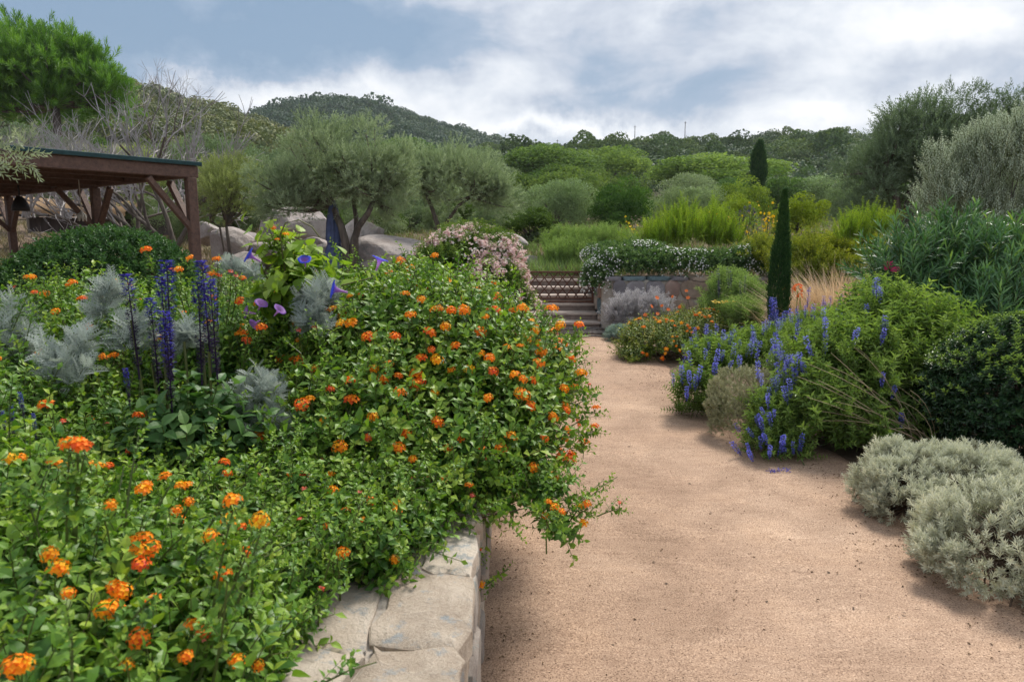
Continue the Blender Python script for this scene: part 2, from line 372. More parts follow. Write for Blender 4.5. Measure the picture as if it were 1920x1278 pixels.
def merge(parts):
    S = Soup()
    for (V, Fc, T, Mt) in parts: S.add(V, Fc, T, Mt)
    return (np.concatenate(S.V), np.concatenate(S.Fc), np.concatenate(S.T), np.concatenate(S.Mt))
def sprig(lf, nodes=4, whorl=2, L=1.0, ls=.5, ang=60, tip=.6, tone=(.25, .7), stem=.02, bend=.1, start=.2, twist=90, jit=12):
    """stem of length L along +y with whorls of leaves of size ls"""
    S = Soup(); lo, hi = tone
    pts = np.array([(bend * t * t * L, t * L, 0) for t in (0, .5, 1)])
    if stem > 0: tube(S, pts[::2], [stem * L, stem * L * .5], 3, .5, 1, cap=False)
    pos, dr, rf, sc, tn = [], [], [], [], []
    for k in range(nodes):
        t = start + (1 - start) * k / max(nodes - 1, 1); p = np.array((bend * t * t * L, t * L, 0))
        for j in range(whorl):
            az = math.radians(twist * k + 360 * j / whorl + random.uniform(-jit, jit) * 1.5)
            an = math.radians(ang * (1 - .35 * t) + random.uniform(-jit, jit))
            r = np.array((math.cos(az), 0, math.sin(az)))
            dr.append(math.cos(an) * np.array((0, 1., 0)) + math.sin(an) * r); rf.append(np.array((0, 1., 0)) * math.sin(an) - r * math.cos(an))
            pos.append(p); sc.append(ls * (1 - (1 - tip) * t) * random.uniform(.8, 1.15)); tn.append(lo + (hi - lo) * (t * .6 + .4 * random.random()))
    pos = np.array(pos); R = frames(np.array(dr), np.array(rf)); tn = np.array(tn)
    lf0 = (lf[0], lf[1], lf[2] * 0, lf[3])
    S.scatter(lf0, pos, R, np.array(sc), 0, tn)
    return (np.concatenate(S.V), np.concatenate(S.Fc), np.concatenate(S.T), np.concatenate(S.Mt))
def floret(n=5, r=1.0, cup=.2, tone=.5, notch=.55):
    V = [(0, 0, 0)]
    for i in range(n * 2):
        a = PI * i / n; q = r if i % 2 == 0 else r * notch
        V.append((q * math.cos(a), q * math.sin(a), cup * q))
    Fc = [(0, 1 + i, 1 + (i + 1) % (2 * n)) for i in range(2 * n)]
    return (np.array(V, float), np.array(Fc), np.full(len(V), tone), np.zeros(len(Fc), int))
def zframes(nrm):
    nrm = unit(np.asarray(nrm, float)); n = len(nrm); a = rdir(n); x = unit(np.cross(a, nrm)); return np.stack([x, np.cross(nrm, x), nrm], axis=2)
def lantana_head(base=.35, spread=.25, n=20, r=.016):
    """domed cluster of small florets, yellow in the middle, red-orange at the rim"""
    S = Soup(); th = np.arccos(1 - (np.arange(n) + .5) / n * .95); ph = np.arange(n) * 2.39996
    d = np.stack([np.sin(th) * np.cos(ph), np.sin(th) * np.sin(ph), np.cos(th)], 1)
    p = d * r * (1 + rng.normal(0, .07, (n, 1))) * np.array((1, 1, .72))
    tn = np.clip(base + spread * (th / 1.5 - .5) + rng.normal(0, .07, n), 0, 1)
    S.scatter((floret(4, 1, .25)[0], floret(4, 1, .25)[1], np.zeros(9), np.zeros(8, int)), p, zframes(d + rng.normal(0, .15, d.shape)), .0058 * r / .016 * rng.uniform(.85, 1.15, n), 0, tn)
    c = floret(8, r * .72, -.5, min(1, base + .25), .95); S.add(c[0] + np.array((0, 0, r * .45)), c[1], c[2], 0)
    tube(S, [(0, 0, r * .3), (.001, 0, -.02), (.003, .001, -.045)], .0012, 3, .5, 1, cap=False)
    return S.mesh('flower_head', [FLW, STEM])
def flower_spike(L, r, n, mat, bright=(.55, 1), dark=(0, .25), frac=.5, fs=.01):
    S = Soup(); tube(S, [(0, 0, 0), (.004 * L, 0, L * .5), (0, .006 * L, L)], [r * .16, r * .12, r * .05], 4, .1, 0)
    t = np.sort(rng.uniform(.12, 1, n)); w = np.clip(np.floor(t * 24) / 24 + rng.uniform(0, .05, n), .1, 1)
    ph = rng.uniform(0, 6.28, n); br = w > 1 - frac + rng.normal(0, .1, n)
    rr = r * (.45 + .55 * np.sin(PI * np.clip((1 - w) * 1.15 + .12, 0, 1))) * np.where(br, 1, .72)
    d = np.stack([np.cos(ph), np.sin(ph), .55 + 0 * ph], 1)
    p = np.stack([np.cos(ph) * rr * .6, np.sin(ph) * rr * .6, w * L], 1)
    tn = np.where(br, rng.uniform(*bright, n), rng.uniform(*dark, n))
    pt = leaf(.75, 1, .3, .35, .6, 0)
    S.scatter((pt[0], pt[1], pt[2] * 0, pt[3]), p, frames(d + rng.normal(0, .2, d.shape)), fs * np.where(br, 1, .75) * rng.uniform(.7, 1.2, n), 0, tn)
    return S.mesh('flower_spike', [mat])
def glory_flower():
    S = Soup(); prof = [(.004, 0, .1), (.006, .03, .15), (.012, .05, .35), (.035, .066, .75), (.042, .062, 1.0)]; n = 20; V = []; T = []
    for (r, z, t) in prof:
        for j in range(n):
            a = 2 * PI * j / n; q = r * (1 + .04 * math.cos(5 * a) * (r > .02)); V.append((q * math.cos(a), q * math.sin(a), z)); T.append(t)
    Fc = []
    for i in range(len(prof) - 1):
        for j in range(n):
            a, b = i * n + j, i * n + (j + 1) % n; Fc += [(a, b, b + n), (a, b + n, a + n)]
    S.add(V, Fc, T, 0); return S.mesh('flower', [GLORY], True)
# ------------------------------------------------------------------ masses of foliage
def inside(p, ells, f=1.0):
    r = np.zeros(len(p), bool)
    for e in ells:
        q = (p - np.array(e[:3])) / np.array(e[3:6]); r |= (q * q).sum(1) < f * f
    return r
def shell(ells, n, depth=.35, lump=.10, lscale=6., hole=.35, hscale=9., zmin=None, seed=1, under=-.35, ground=True):
    """points in the outer shell of a union of ellipsoids, with lumps and gaps -> pos, normal, depth 0..1"""
    E = np.array([e[:6] for e in ells], float); nz = Nz(lscale, seed); hz = Nz(hscale, seed + 50)
    ar = np.array([(e[3] * e[4] + e[4] * e[5] + e[3] * e[5]) for e in E]); k = rng.choice(len(E), int(n * 3.2), p=ar / ar.sum())
    d = rdir(len(k)); d = d[d[:, 2] > under]; k = k[:len(d)]
    dp = rng.random(len(d)) ** 1.6
    q = E[k, :3] + d * E[k, 3:]
    s = 1 + lump * nz(q) - depth * dp
    p = E[k, :3] + d * E[k, 3:] * s[:, None]; nr = unit(d / E[k, 3:])
    ok = ~inside(p, ells, 1 - depth * .95) | (dp > .9)
    ok &= (hz(p) > -1.1 + hole * 1.6 * rng.random(len(p)) ** .5 - .25) | (rng.random(len(p)) > hole)
    if ground: ok &= p[:, 2] > gz(p[:, 0], p[:, 1]) + .015
    if zmin is not None: ok &= p[:, 2] > zmin
    p, nr, dp = p[ok][:n], nr[ok][:n], dp[ok][:n]
    return p, nr, dp
def hit(u, v, ells, infl=1.0, Y=None):
    """where the sight line of a pixel meets the mass"""
    o = np.array((0, 0, HC)); d = np.array(px_dir(u, v)); best = None
    for e in ells:
        c = np.array(e[:3]); r = np.array(e[3:6]) * infl; oo = (o - c) / r; dd = d / r
        A, B, C = dd @ dd, 2 * oo @ dd, oo @ oo - 1; D = B * B - 4 * A * C
        if D > 0:
            t = (-B - math.sqrt(D)) / (2 * A)
            if t > .2 and (best is None or t < best[0]): best = (t, (o + d * t - c) / r / r)
    if best is None: return None
    return o + d * best[0], best[1] / np.linalg.norm(best[1])
def mass(parent, ells, tpls, n, scl, mats, name='foliage', out=.6, up=.7, jit=.12, rnd=.5, sj=.25, smooth=False, tone_top=.12, **kw):
    p, nr, dp = shell([(*e[:3], *[max(q - .45 * scl, .5 * q) for q in e[3:6]]) for e in ells], n, **kw)
    d = unit(nr * out + np.array((0, 0, up)) + rng.normal(0, rnd, nr.shape))
    S = Soup(); g = rng.integers(0, len(tpls), len(p))
    for i, t in enumerate(tpls):
        m = g == i
        S.scatter(t, p[m], frames(d[m], None, rng.uniform(0, 6.28, m.sum())), scl * rng.uniform(1 - sj, 1 + sj, m.sum()), jit)
    o = S.build(name, mats, parent, smooth, kind='stuff', origin=np.array(parent.location) if parent is not None else None)
    return o
def stems(parent, ells, n, r, mat, base, name='branches', spread=.5, wob=.06, reach=.9, sides=4):
    S = Soup(); p, nr, dp = shell(ells, n, depth=.3, under=.15)
    loc = np.array(parent.location); base = np.asarray(base, float)
    for q in p:
        b = base + np.array((rng.normal(0, spread * .3), rng.normal(0, spread * .3), 0)); b[0] = min(b[0], -.5) if base[0] < -.2 else b[0]; b[2] = gz(b[0], b[1]) - .03
        e = b + (q - b) * reach; m = (b + e) / 2 + rng.normal(0, wob, 3) + np.array((0, 0, .1 * np.linalg.norm(e - b)))
        tt = np.linspace(0, 1, 6)[:, None]; pts = (1 - tt) ** 2 * b + 2 * tt * (1 - tt) * m + tt ** 2 * e
        tube(S, pts - loc, np.linspace(r, r * .3, 6), sides, .5, 0, cap=False)
    return S.build(name, [mat], parent, True)

def shoots(parent, ells, n, L, tpls, scl, mats, droop=.3, k=4, name='shoots', pts=None, jit=.1, under=-.1, radius=.0035, tone=.1, flt=None):
    """leafy shoots that break out of the mass; pts = tips to reach"""
    loc = np.array(parent.location); S = Soup(); C = np.array([e[:3] for e in ells], float)
    if pts is None:
        p, nr, dp = shell(ells, n * 3, .05, .1, under=under)
        if flt is not None: m_ = flt(p); p, nr = p[m_], nr[m_]
        p, nr = p[:n], nr[:n]
        d = unit(nr * .7 + np.array((0, 0, .55)) + rng.normal(0, .3, nr.shape)); Ls = L * rng.uniform(.4, 1.2, len(p)); tips = p + d * Ls[:, None]; roots = p - d * .08
    else:
        tips = np.array(pts); roots = np.array([C[np.argmin(np.linalg.norm(C - t, axis=1))] * .35 + t * .65 for t in tips])
    sp_, sd_, ss_ = [], [], []
    for a, b in zip(roots, tips):
        ln = np.linalg.norm(b - a); m_ = (a + b) / 2 + np.array((0, 0, droop * .35 * ln)) + rng.normal(0, .05, 3) * ln; t = np.linspace(0, 1, 5)[:, None]
        P = (1 - t) ** 2 * a + 2 * t * (1 - t) * m_ + t ** 2 * b; tube(S, P - loc, np.linspace(radius, radius * .4, 5), 3, .5, 1, cap=False)
        for j in range(k):
            tt = .25 + .7 * (j + rng.random() * .5) / k; q = (1 - tt) ** 2 * a + 2 * tt * (1 - tt) * m_ + tt ** 2 * b; dv = unit((2 * (1 - tt) * (m_ - a) + 2 * tt * (b - m_))[None])[0]
            sp_.append(q); sd_.append(dv * (.6 + .5 * tt) + rng.normal(0, .45, 3)); ss_.append(scl * (1.05 - .35 * tt))
    sp_, sd_, ss_ = np.array(sp_), unit(np.array(sd_)), np.array(ss_); g = rng.integers(0, len(tpls), len(sp_))
    for i, tp in enumerate(tpls):
        m_ = g == i; S.scatter(tp, sp_[m_] - loc, frames(sd_[m_], None, rng.uniform(0, 6.28, m_.sum())), ss_[m_], jit, np.full(m_.sum(), tone))
    return S.build(name, mats, parent, kind='stuff')
# ================================================================== SETTING
def grid_mesh(name, xs, ys, zf, mat, parent=None):
    X, Y = np.meshgrid(xs, ys); Z = zf(X, Y); nx, ny = len(xs), len(ys)
    V = np.stack([X.ravel(), Y.ravel(), Z.ravel()], 1)
    i = (np.arange(ny - 1)[:, None] * nx + np.arange(nx - 1)[None]).ravel()
    Fc = np.concatenate([np.stack([i, i + 1, i + nx + 1], 1), np.stack([i, i + nx + 1, i + nx], 1)])
    S = Soup(); S.add(V, Fc); return S.build(name, [mat], parent, True)
def groundmat(name, stops, sc=1.2, fine=60., bump=.4, wet=None):
    m, nt, b, o = newmat(name); L = nt.links; g = N(nt, 'ShaderNodeNewGeometry')
    n1 = N(nt, 'ShaderNodeTexNoise', i_Scale=sc, i_Detail=7.0, i_Roughness=.6); L.new(g.outputs['Position'], n1.inputs['Vector'])
    n2 = N(nt, 'ShaderNodeTexNoise', i_Scale=fine, i_Detail=4.0, i_Roughness=.75); L.new(g.outputs['Position'], n2.inputs['Vector'])
    f = M(nt, 'ADD', M(nt, 'MULTIPLY', n1.outputs[0], .6), M(nt, 'MULTIPLY', n2.outputs[0], .4))
    L.new(ramp(nt, f, stops), b.inputs['Base Color']); b.inputs['Roughness'].default_value = .95; b.inputs['Specular IOR Level'].default_value = .15
    bp = N(nt, 'ShaderNodeBump', i_Strength=bump, i_Distance=.02); L.new(f, bp.inputs['Height']); L.new(bp.outputs[0], b.inputs['Normal'])
    return m
SOIL = groundmat('bed_soil', [(.3, (.07, .05, .035)), (.5, (.16, .115, .08)), (.7, (.25, .19, .14))])
fx = np.concatenate([-np.geomspace(1500, 14, 26), np.arange(-13.5, 14, .45), np.geomspace(14.5, 1500, 26), [-.46, -.42, -.36, -.3, -.25, -.2, -.16, -.149, 1.619, 1.621, 1.66, 1.72]])
fy = np.concatenate([[-60, -30, -15, -8, -4], np.arange(-2, 15, .4), np.geomspace(15.5, 1800, 46), [11.7, 11.95, 12.02, 12.08, 12.15, 13.49, 13.51, 13.69, 13.71]])
fx = np.unique(fx); fy = np.unique(fy)
nzg = Nz(1.3, 3)
def gzn(x, y):
    return gz(x, y)
tag(grid_mesh('ground', fx, fy, gzn, SOIL), kind='structure')
# sandy path, its own sheet a few millimetres above the soil
m, nt, b, o = newmat('path_sand'); L = nt.links; g = N(nt, 'ShaderNodeNewGeometry')
a1 = N(nt, 'ShaderNodeTexNoise', i_Scale=.9, i_Detail=6.0, i_Roughness=.6); a2 = N(nt, 'ShaderNodeTexNoise', i_Scale=150.0, i_Detail=3.0, i_Roughness=.6)
a3 = N(nt, 'ShaderNodeTexNoise', i_Scale=14.0, i_Detail=6.0, i_Roughness=.7, i_Distortion=1.0); mpx = N(nt, 'ShaderNodeMapping'); mpx.inputs['Scale'].default_value = (.5, 2.2, 1)
L.new(g.outputs['Position'], a1.inputs['Vector']); L.new(g.outputs['Position'], a2.inputs['Vector']); L.new(g.outputs['Position'], mpx.inputs[0]); L.new(mpx.outputs[0], a3.inputs['Vector'])
f = M(nt, 'ADD', M(nt, 'MULTIPLY', a1.outputs[0], .34), M(nt, 'ADD', M(nt, 'MULTIPLY', a2.outputs[0], .40), M(nt, 'MULTIPLY', a3.outputs[0], .26)))
spk = ramp(nt, a2.outputs[0], [(.30, (.42, .40, .38)), (.44, (.95, .95, .95)), (.58, (1.0, 1.0, 1.0)), (.70, (1.32, 1.3, 1.27))])
a4 = N(nt, 'ShaderNodeTexNoise', i_Scale=2.3, i_Detail=5.0, i_Roughness=.65, i_Distortion=.6); L.new(g.outputs['Position'], a4.inputs['Vector'])
blo = ramp(nt, a4.outputs[0], [(.30, (.80, .79, .78)), (.5, (1.0, 1.0, 1.0)), (.7, (1.14, 1.13, 1.1))])
L.new(mixc(nt, 1.0, blo, mixc(nt, 1.0, spk, ramp(nt, f, [(.32, (.165, .108, .07)), (.43, (.315, .208, .145)), (.54, (.42, .29, .206)), (.68, (.57, .42, .315))]), 'MULTIPLY'), 'MULTIPLY'), b.inputs['Base Color'])
b.inputs['Roughness'].default_value = .95; b.inputs['Specular IOR Level'].default_value = .15
bp = N(nt, 'ShaderNodeBump', i_Strength=.6, i_Distance=.008); L.new(f, bp.inputs['Height']); L.new(bp.outputs[0], b.inputs['Normal']); SAND = m
edge = np.array([(-1.0, 3.4), (1.0, 2.9), (1.6, 2.6), (2.3, 2.5), (2.8, 2.35), (3.4, 2.3), (4.2, 2.4), (5.0, 2.3), (5.8, 2.0), (6.6, 1.9), (7.5, 1.9), (8.4, 1.85), (9.5, 1.8), (10.6, 1.66), (11.79, 1.6)])
ys = np.arange(-.9, 11.8, .09); ys[-1] = 11.79; tx = np.linspace(0, 1, 44)
er = np.interp(ys, edge[:, 0], edge[:, 1]) + .05 * np.sin(ys * 3.1) + .03 * np.sin(ys * 7.7 + 1)
Xp = -.135 + tx[None] * (er[:, None] + .135); Yp = np.repeat(ys[:, None], 44, 1); nzp = Nz(2.6, 9); nzq = Nz(9, 19)
Pp = np.stack([Xp.ravel(), Yp.ravel(), 0 * Xp.ravel()], 1)
Zp = .012 + .011 * (nzp(Pp) + 1) * .6 + .0035 * nzq(Pp)
def pathz(x, y): q = np.stack([x, y, 0 * x], 1); return .012 + .011 * (nzp(q) + 1) * .6 + .0035 * nzq(q)
Zp = np.where(np.repeat(tx[None], len(ys), 0).ravel() > .999, .002, Zp); Pp[:, 2] = Zp
ii = (np.arange(len(ys) - 1)[:, None] * 44 + np.arange(43)[None]).ravel()
S = Soup(); S.add(Pp, np.concatenate([np.stack([ii, ii + 1, ii + 45], 1), np.stack([ii, ii + 45, ii + 44], 1)])); tag(S.build('path', [SAND], None, True), kind='structure')
# loose grit and crumbs of soil lying on it
GRIT = leafmat('grit', [(0, (.13, .085, .06)), (.3, (.27, .18, .125)), (.6, (.43, .30, .215)), (1, (.62, .47, .37))], rough=.9, trans=0, spec=.2)
pv = np.array([(1, 0, -.4), (-.6, .8, -.4), (-.5, -.9, -.3), (.1, 0, .9)], float)
pf = np.array([(0, 1, 3), (1, 2, 3), (2, 0, 3), (0, 2, 1)])
n = 34000; yy = 1.7 + rng.random(n) ** 1.9 * 7; xx = -.1 + rng.random(n) * (np.interp(yy, edge[:, 0], edge[:, 1]) + .05)
S = Soup(); S.scatter((pv, pf, np.full(4, .5), np.zeros(4, int)), np.stack([xx, yy, pathz(xx, yy)], 1), frames(rdir(n)), rng.uniform(.0014, .0034, n) * (1 + .9 * (rng.random(n) > .975)), .26)
tag(S.build('gravel', [GRIT]), kind='stuff')
LIT = leafmat('leaf_litter', [(0, (.05, .032, .02)), (.4, (.14, .09, .05)), (.75, (.27, .18, .10)), (1, (.40, .30, .18))], rough=.85, trans=0, spec=.15)
n = 2600; yy = 1.6 + rng.random(n) ** 1.3 * 9; ed = np.interp(yy, edge[:, 0], edge[:, 1]); xx = np.where(rng.random(n) < .62, ed - np.abs(rng.normal(0, .22, n)) - .12, np.where(rng.random(n) < .6, -.1 + np.abs(rng.normal(0, .12, n)), -.1 + rng.random(n) * ed))
q = leaf2(.45, .4, .3); S = Soup(); S.scatter((q[0], q[1], q[2], q[3]), np.stack([xx, yy, pathz(xx, yy) + .004], 1), frames(rdir(n) * np.array((1, 1, .25))), rng.uniform(.006, .02, n), .25); tag(S.build('leaf_litter', [LIT]), kind='stuff')
# small dead leaves and bits on the path
lf = leaf(.55, 1, .35, .25); q = [G for G in [(1245, 1093), (1628, 1048), (1230, 1052), (1550, 1070), (1330, 960), (1700, 1150), (1440, 1125), (1290, 905), (1600, 1140), (1350, 1180), (1180, 835), (1000, 1230), (1150, 1210), (1085, 1170)]]
for k, (u, v) in enumerate(q):
    d = np.array(px_dir(u, v)); p = np.array((0, 0, HC)) + d * (-(HC - .022) / d[2]); S = Soup()
    S.scatter((lf[0], lf[1], lf[2], lf[3]), np.zeros((1, 3)), frames(np.array([[math.cos(k * 2.1), math.sin(k * 2.1), .15]])), .022 + .006 * (k % 3), 0)
    if k == 0: LM = S.mesh('dead_leaf', [plain('dead_leaf', (.09, .055, .03), .8)])
    o = bpy.data.objects.new('dead_leaf', LM); link(o); o.location = p; o.rotation_euler = (.1, .1, k * 1.7)
    tag(o, 'small curled brown dead leaf lying on the sandy path', 'leaf', 'dead leaves scattered on the sandy path')
# ---------------------------------------------------------------- hills
HG = groundmat('hill_soil', [(.3, (.05, .06, .03)), (.5, (.10, .105, .055)), (.72, (.22, .19, .12))], sc=.06, fine=1.0, bump=.2)
def hill(curve, Df, Dr, zf, pw, under, seed):
    us = np.linspace(curve[0][0], curve[-1][0], 90); vs = np.interp(us, [c[0] for c in curve], [c[1] for c in curve])
    zr = HC + np.array([slope(v) for v in vs]) * Dr - under
    sN = np.linspace(0, 1.5, 42); nz = Nz(.03, seed)
    d = Df + (Dr - Df) * sN
    X = (us[None] - CX) / F * (d[:, None] * (cp + 0 * d[:, None]) + 0) * 1.005; Yh = np.repeat(d[:, None], len(us), 1)
    t = np.where(sN < 1, np.minimum(sN, 1) ** pw, 1 - (np.maximum(sN - 1, 0) * 1.4) ** 1.6)
    Z = zf + (zr[None] - zf) * t[:, None]
    P = np.stack([X.ravel(), Yh.ravel(), Z.ravel()], 1); P[:, 2] += nz(P) * 1.2 * np.repeat(np.clip(1 - abs(sN - 1) * 0, 0, 1), len(us)) * np.repeat(np.where(abs(sN - 1) < .05, .3, 1), len(us))
    n = len(us); i = (np.arange(len(sN) - 1)[:, None] * n + np.arange(n - 1)[None]).ravel()
    S = Soup(); S.add(P, np.concatenate([np.stack([i, i + 1, i + n + 1], 1), np.stack([i, i + n + 1, i + n], 1)]))
    tag(S.build('hill', [HG], None, True), kind='structure')
    return P.reshape(len(sN), n, 3), sN
def hill_pts(H, sN, n, s0=0., s1=1.04):
    k = H.shape[1]; a = rng.uniform(0, k - 1.001, n); top = np.searchsorted(sN, s1) - 1; b0 = rng.uniform(np.searchsorted(sN, s0), top - .001, n)
    i, j = b0.astype(int), a.astype(int); fu, fv = (b0 - i)[:, None], (a - j)[:, None]
    return (H[i, j] * (1 - fv) + H[i, j + 1] * fv) * (1 - fu) + (H[i + 1, j] * (1 - fv) + H[i + 1, j + 1] * fv) * fu
def clump(n=70, ls=.34, flat=.75, seed=0, lob=.22, low=-.25, aspect=.8):
    """unit bush: leaf-clump faces over a lumpy dome, from z 0 to about 1.6"""
    nz = Nz(2.3, seed); d = rdir(n * 2, .15); d = d[d[:, 2] > low][:n]
    r = 1 + lob * nz(d * 1.0) - .22 * rng.random(len(d)) ** 2
    p = d * r[:, None]; p[:, 2] = p[:, 2] * flat + flat * .8
    S = Soup(); lf = (np.array([(0, 0, 0), (-.42, .5, .06), (.42, .5, .06), (0, 1, -.1)]), np.array([(0, 2, 1), (1, 2, 3)]), np.zeros(4), np.zeros(2, int))
    dd = unit(np.cross(d, rdir(len(d))) + d * .45 + np.array((0, 0, .25)))
    S.scatter((lf[0], lf[1], lf[2], lf[3]), p - dd * ls * .5, frames(dd, d + rng.normal(0, .35, d.shape)), ls * rng.uniform(.6, 1.3, len(d)), 0, np.clip(.45 + rng.normal(0, .16, len(d)), 0, 1))
    return (np.concatenate(S.V), np.concatenate(S.Fc), np.concatenate(S.T), np.concatenate(S.Mt))
CL = [clump(420, .17, .72, s, .3) for s in range(5)]
CF = [clump(190, .24, .72, s + 9, .28) for s in range(4)]
def scrub(H, sN, n, size, tpl, stops, s0=0., s1=1.03, tj=.16, name='hillside_scrub'):
    """far-off maquis that reads as one mass: bush geometry instanced on points"""
    p = hill_pts(H, sN, n, s0, s1); vis = (HC + slope(372.) * p[:, 1] < p[:, 2]) & (np.abs(p[:, 0] / p[:, 1]) < 1.1); p = p[vis]; n = len(p)
    nz = Nz(.035, n); add = nz(p) * .10 + rng.normal(0, tj, n); sz = size * np.exp(rng.normal(0, .33, n)); p[:, 2] -= .35 * sz
    me = bpy.data.meshes.new(name); me.vertices.add(n); me.vertices.foreach_set('co', p.astype(np.float32).ravel())
    for nm, ty, val in (('itone', 'FLOAT', add), ('scl', 'FLOAT', sz), ('ang', 'FLOAT', rng.uniform(0, 6.28, n)), ('idx', 'INT', rng.integers(0, len(tpl), n))):
        me.attributes.new(nm, ty, 'POINT').data.foreach_set('value', val.astype(np.int32 if ty == 'INT' else np.float32))
    o = bpy.data.objects.new(name, me); link(o); tag(o, kind='stuff'); mat = leafmat(name + str(n), stops, rough=.7, trans=.15); me.materials.append(mat)
    ng = bpy.data.node_groups.new(name, 'GeometryNodeTree'); ng.interface.new_socket('Geometry', in_out='INPUT', socket_type='NodeSocketGeometry'); ng.interface.new_socket('Geometry', in_out='OUTPUT', socket_type='NodeSocketGeometry')
    gi, go = ng.nodes.new('NodeGroupInput'), ng.nodes.new('NodeGroupOutput'); ip = ng.nodes.new('GeometryNodeInstanceOnPoints'); jn = ng.nodes.new('GeometryNodeJoinGeometry'); L = ng.links
    for t in tpl:
        S = Soup(); S.add(t[0], t[1], t[2], 0); pr = bpy.data.objects.new('bush_shape', S.mesh('bush_shape', [mat]))
        oi = ng.nodes.new('GeometryNodeObjectInfo'); oi.inputs['Object'].default_value = pr; oi.inputs['As Instance'].default_value = False
        g2 = ng.nodes.new('GeometryNodeGeometryToInstance'); L.new(oi.outputs['Geometry'], g2.inputs[0]); L.new(g2.outputs[0], jn.inputs[0])
    def na(nm, ty):
        q = ng.nodes.new('GeometryNodeInputNamedAttribute'); q.data_type = ty; q.inputs['Name'].default_value = nm; return q.outputs['Attribute']
    cx_ = ng.nodes.new('ShaderNodeCombineXYZ'); L.new(na('ang', 'FLOAT'), cx_.inputs[2]); er_ = ng.nodes.new('FunctionNodeEulerToRotation'); L.new(cx_.outputs[0], er_.inputs[0])
    L.new(gi.outputs[0], ip.inputs['Points']); L.new(jn.outputs[0], ip.inputs['Instance']); ip.inputs['Pick Instance'].default_value = True
    L.new(na('idx', 'INT'), ip.inputs['Instance Index']); L.new(er_.outputs[0], ip.inputs['Rotation']); L.new(na('scl', 'FLOAT'), ip.inputs['Scale']); L.new(ip.outputs[0], go.inputs[0])
    md = o.modifiers.new('bushes', 'NODES'); md.node_group = ng; return o
HL, sL = hill([(-700, 40), (-300, 60), (-100, 66), (80, 88), (230, 140), (300, 166), (400, 194), (460, 210), (520, 240), (600, 285), (700, 330)], 70, 230, 5, .8, 2.0, 1)
HM, sM = hill([(300, 300), (380, 250), (440, 226), (490, 210), (560, 190), (640, 178), (690, 183), (740, 200), (800, 220), (850, 236), (920, 258), (985, 275), (1060, 296), (1150, 320), (1300, 340)], 150, 420, 6, .9, 3.0, 2)
HR, sR = hill([(700, 330), (800, 306), (880, 290), (960, 280), (1040, 274), (1100, 274), (1180, 262), (1290, 256), (1400, 258), (1480, 250), (1560, 250), (1640, 260), (1750, 272), (1920, 285), (2400, 292), (2900, 300)], 80, 200, 4.5, .85, 1.8, 3)
scrub(HM, sM, 3400, 2.6, CF, [(0, (.022, .052, .034)), (.5, (.055, .105, .06)), (1, (.12, .17, .085))], .2)
scrub(HL, sL, 2600, 1.8, CL, [(0, (.055, .08, .03)), (.5, (.135, .165, .058)), (1, (.30, .29, .12))], .1)
scrub(HR, sR, 1100, 2.0, CL, [(0, (.034, .065, .032)), (.5, (.075, .125, .055)), (1, (.16, .21, .09))], .0, .97, tj=.14)
# the bushes that can be told apart on the right-hand ridge: one object each
def proto(me_name, tpl, mat, color, label, cat, group):
    S = Soup(); S.add(tpl[0], tpl[1], tpl[2], 0); o = bpy.data.objects.new(me_name, S.mesh(me_name, [mat])); o.color = (*color, 1)
    return tag(o, label, cat, group)
RB = [clump(1100, .14, .74 + .1 * (s % 3), s + 30, .42) for s in range(7)]
rp = hill_pts(HR, sR, 1300, .3, 1.02); rp = rp[(rp[:, 0] / rp[:, 1] > -.12) & (rp[:, 0] / rp[:, 1] < .62)][:290]
rbp = [proto('maquis_bush', t, SCRUB, (.9, 1, .9), '', 'bush', '') for t in RB]
RG = [((.62, .72, .68), 'dark rounded maquis bush growing on the right-hand ridge', 'dark bushes on the right-hand ridge'),
      ((.95, 1.0, .82), 'olive-green rounded maquis bush growing on the right-hand ridge', 'olive-green bushes on the right-hand ridge')]
for k, p in enumerate(rp):
    o = rbp[k % 7].copy(); link(o); s = 2.4 * min(math.exp(random.gauss(0, .4)), 1.6); o.scale = (s * random.uniform(.8, 1.3), s, s * random.uniform(.6, 1.1)); o.rotation_euler = (0, 0, random.uniform(0, 6)); o.location = p - np.array((0, 0, .3 * s))
    c, lb, gp = RG[0 if random.random() < .5 else 1]; h = random.uniform(.85, 1.2); o.color = (c[0] * h, c[1] * h, c[2] * h, 1); o['itone'] = random.gauss(0, .08); tag(o, lb, 'bush', gp)
# utility poles along the ridge line
PM = plain('pole_wood', (.10, .085, .075), .9)
for u, v0, v1, D, lb in ((1190, 236, 262, 196, 'tall thin utility pole on the ridge, left of the far cypress'), (1045, 262, 280, 198, 'short thin utility pole on the dip of the skyline'), (1284, 228, 258, 196, 'thin utility pole on the ridge, nearest to the far cypress')):
    a = at(u, v1, D); z1 = at(u, v0, D); r = thing('utility_pole', lb, 'pole', a - np.array((0, 0, 3)), 'utility poles on the ridge')
    S = Soup(); tube(S, [(0, 0, 0), (0, 0, z1[2] - a[2] + 3)], [.12, .08], 6); S.build('post', [PM], r)
    S = Soup(); hz = z1[2] - a[2] + 2.7; tube(S, [(-.35, 0, hz), (.35, 0, hz)], .05, 4); S.build('crossarm', [PM], r)
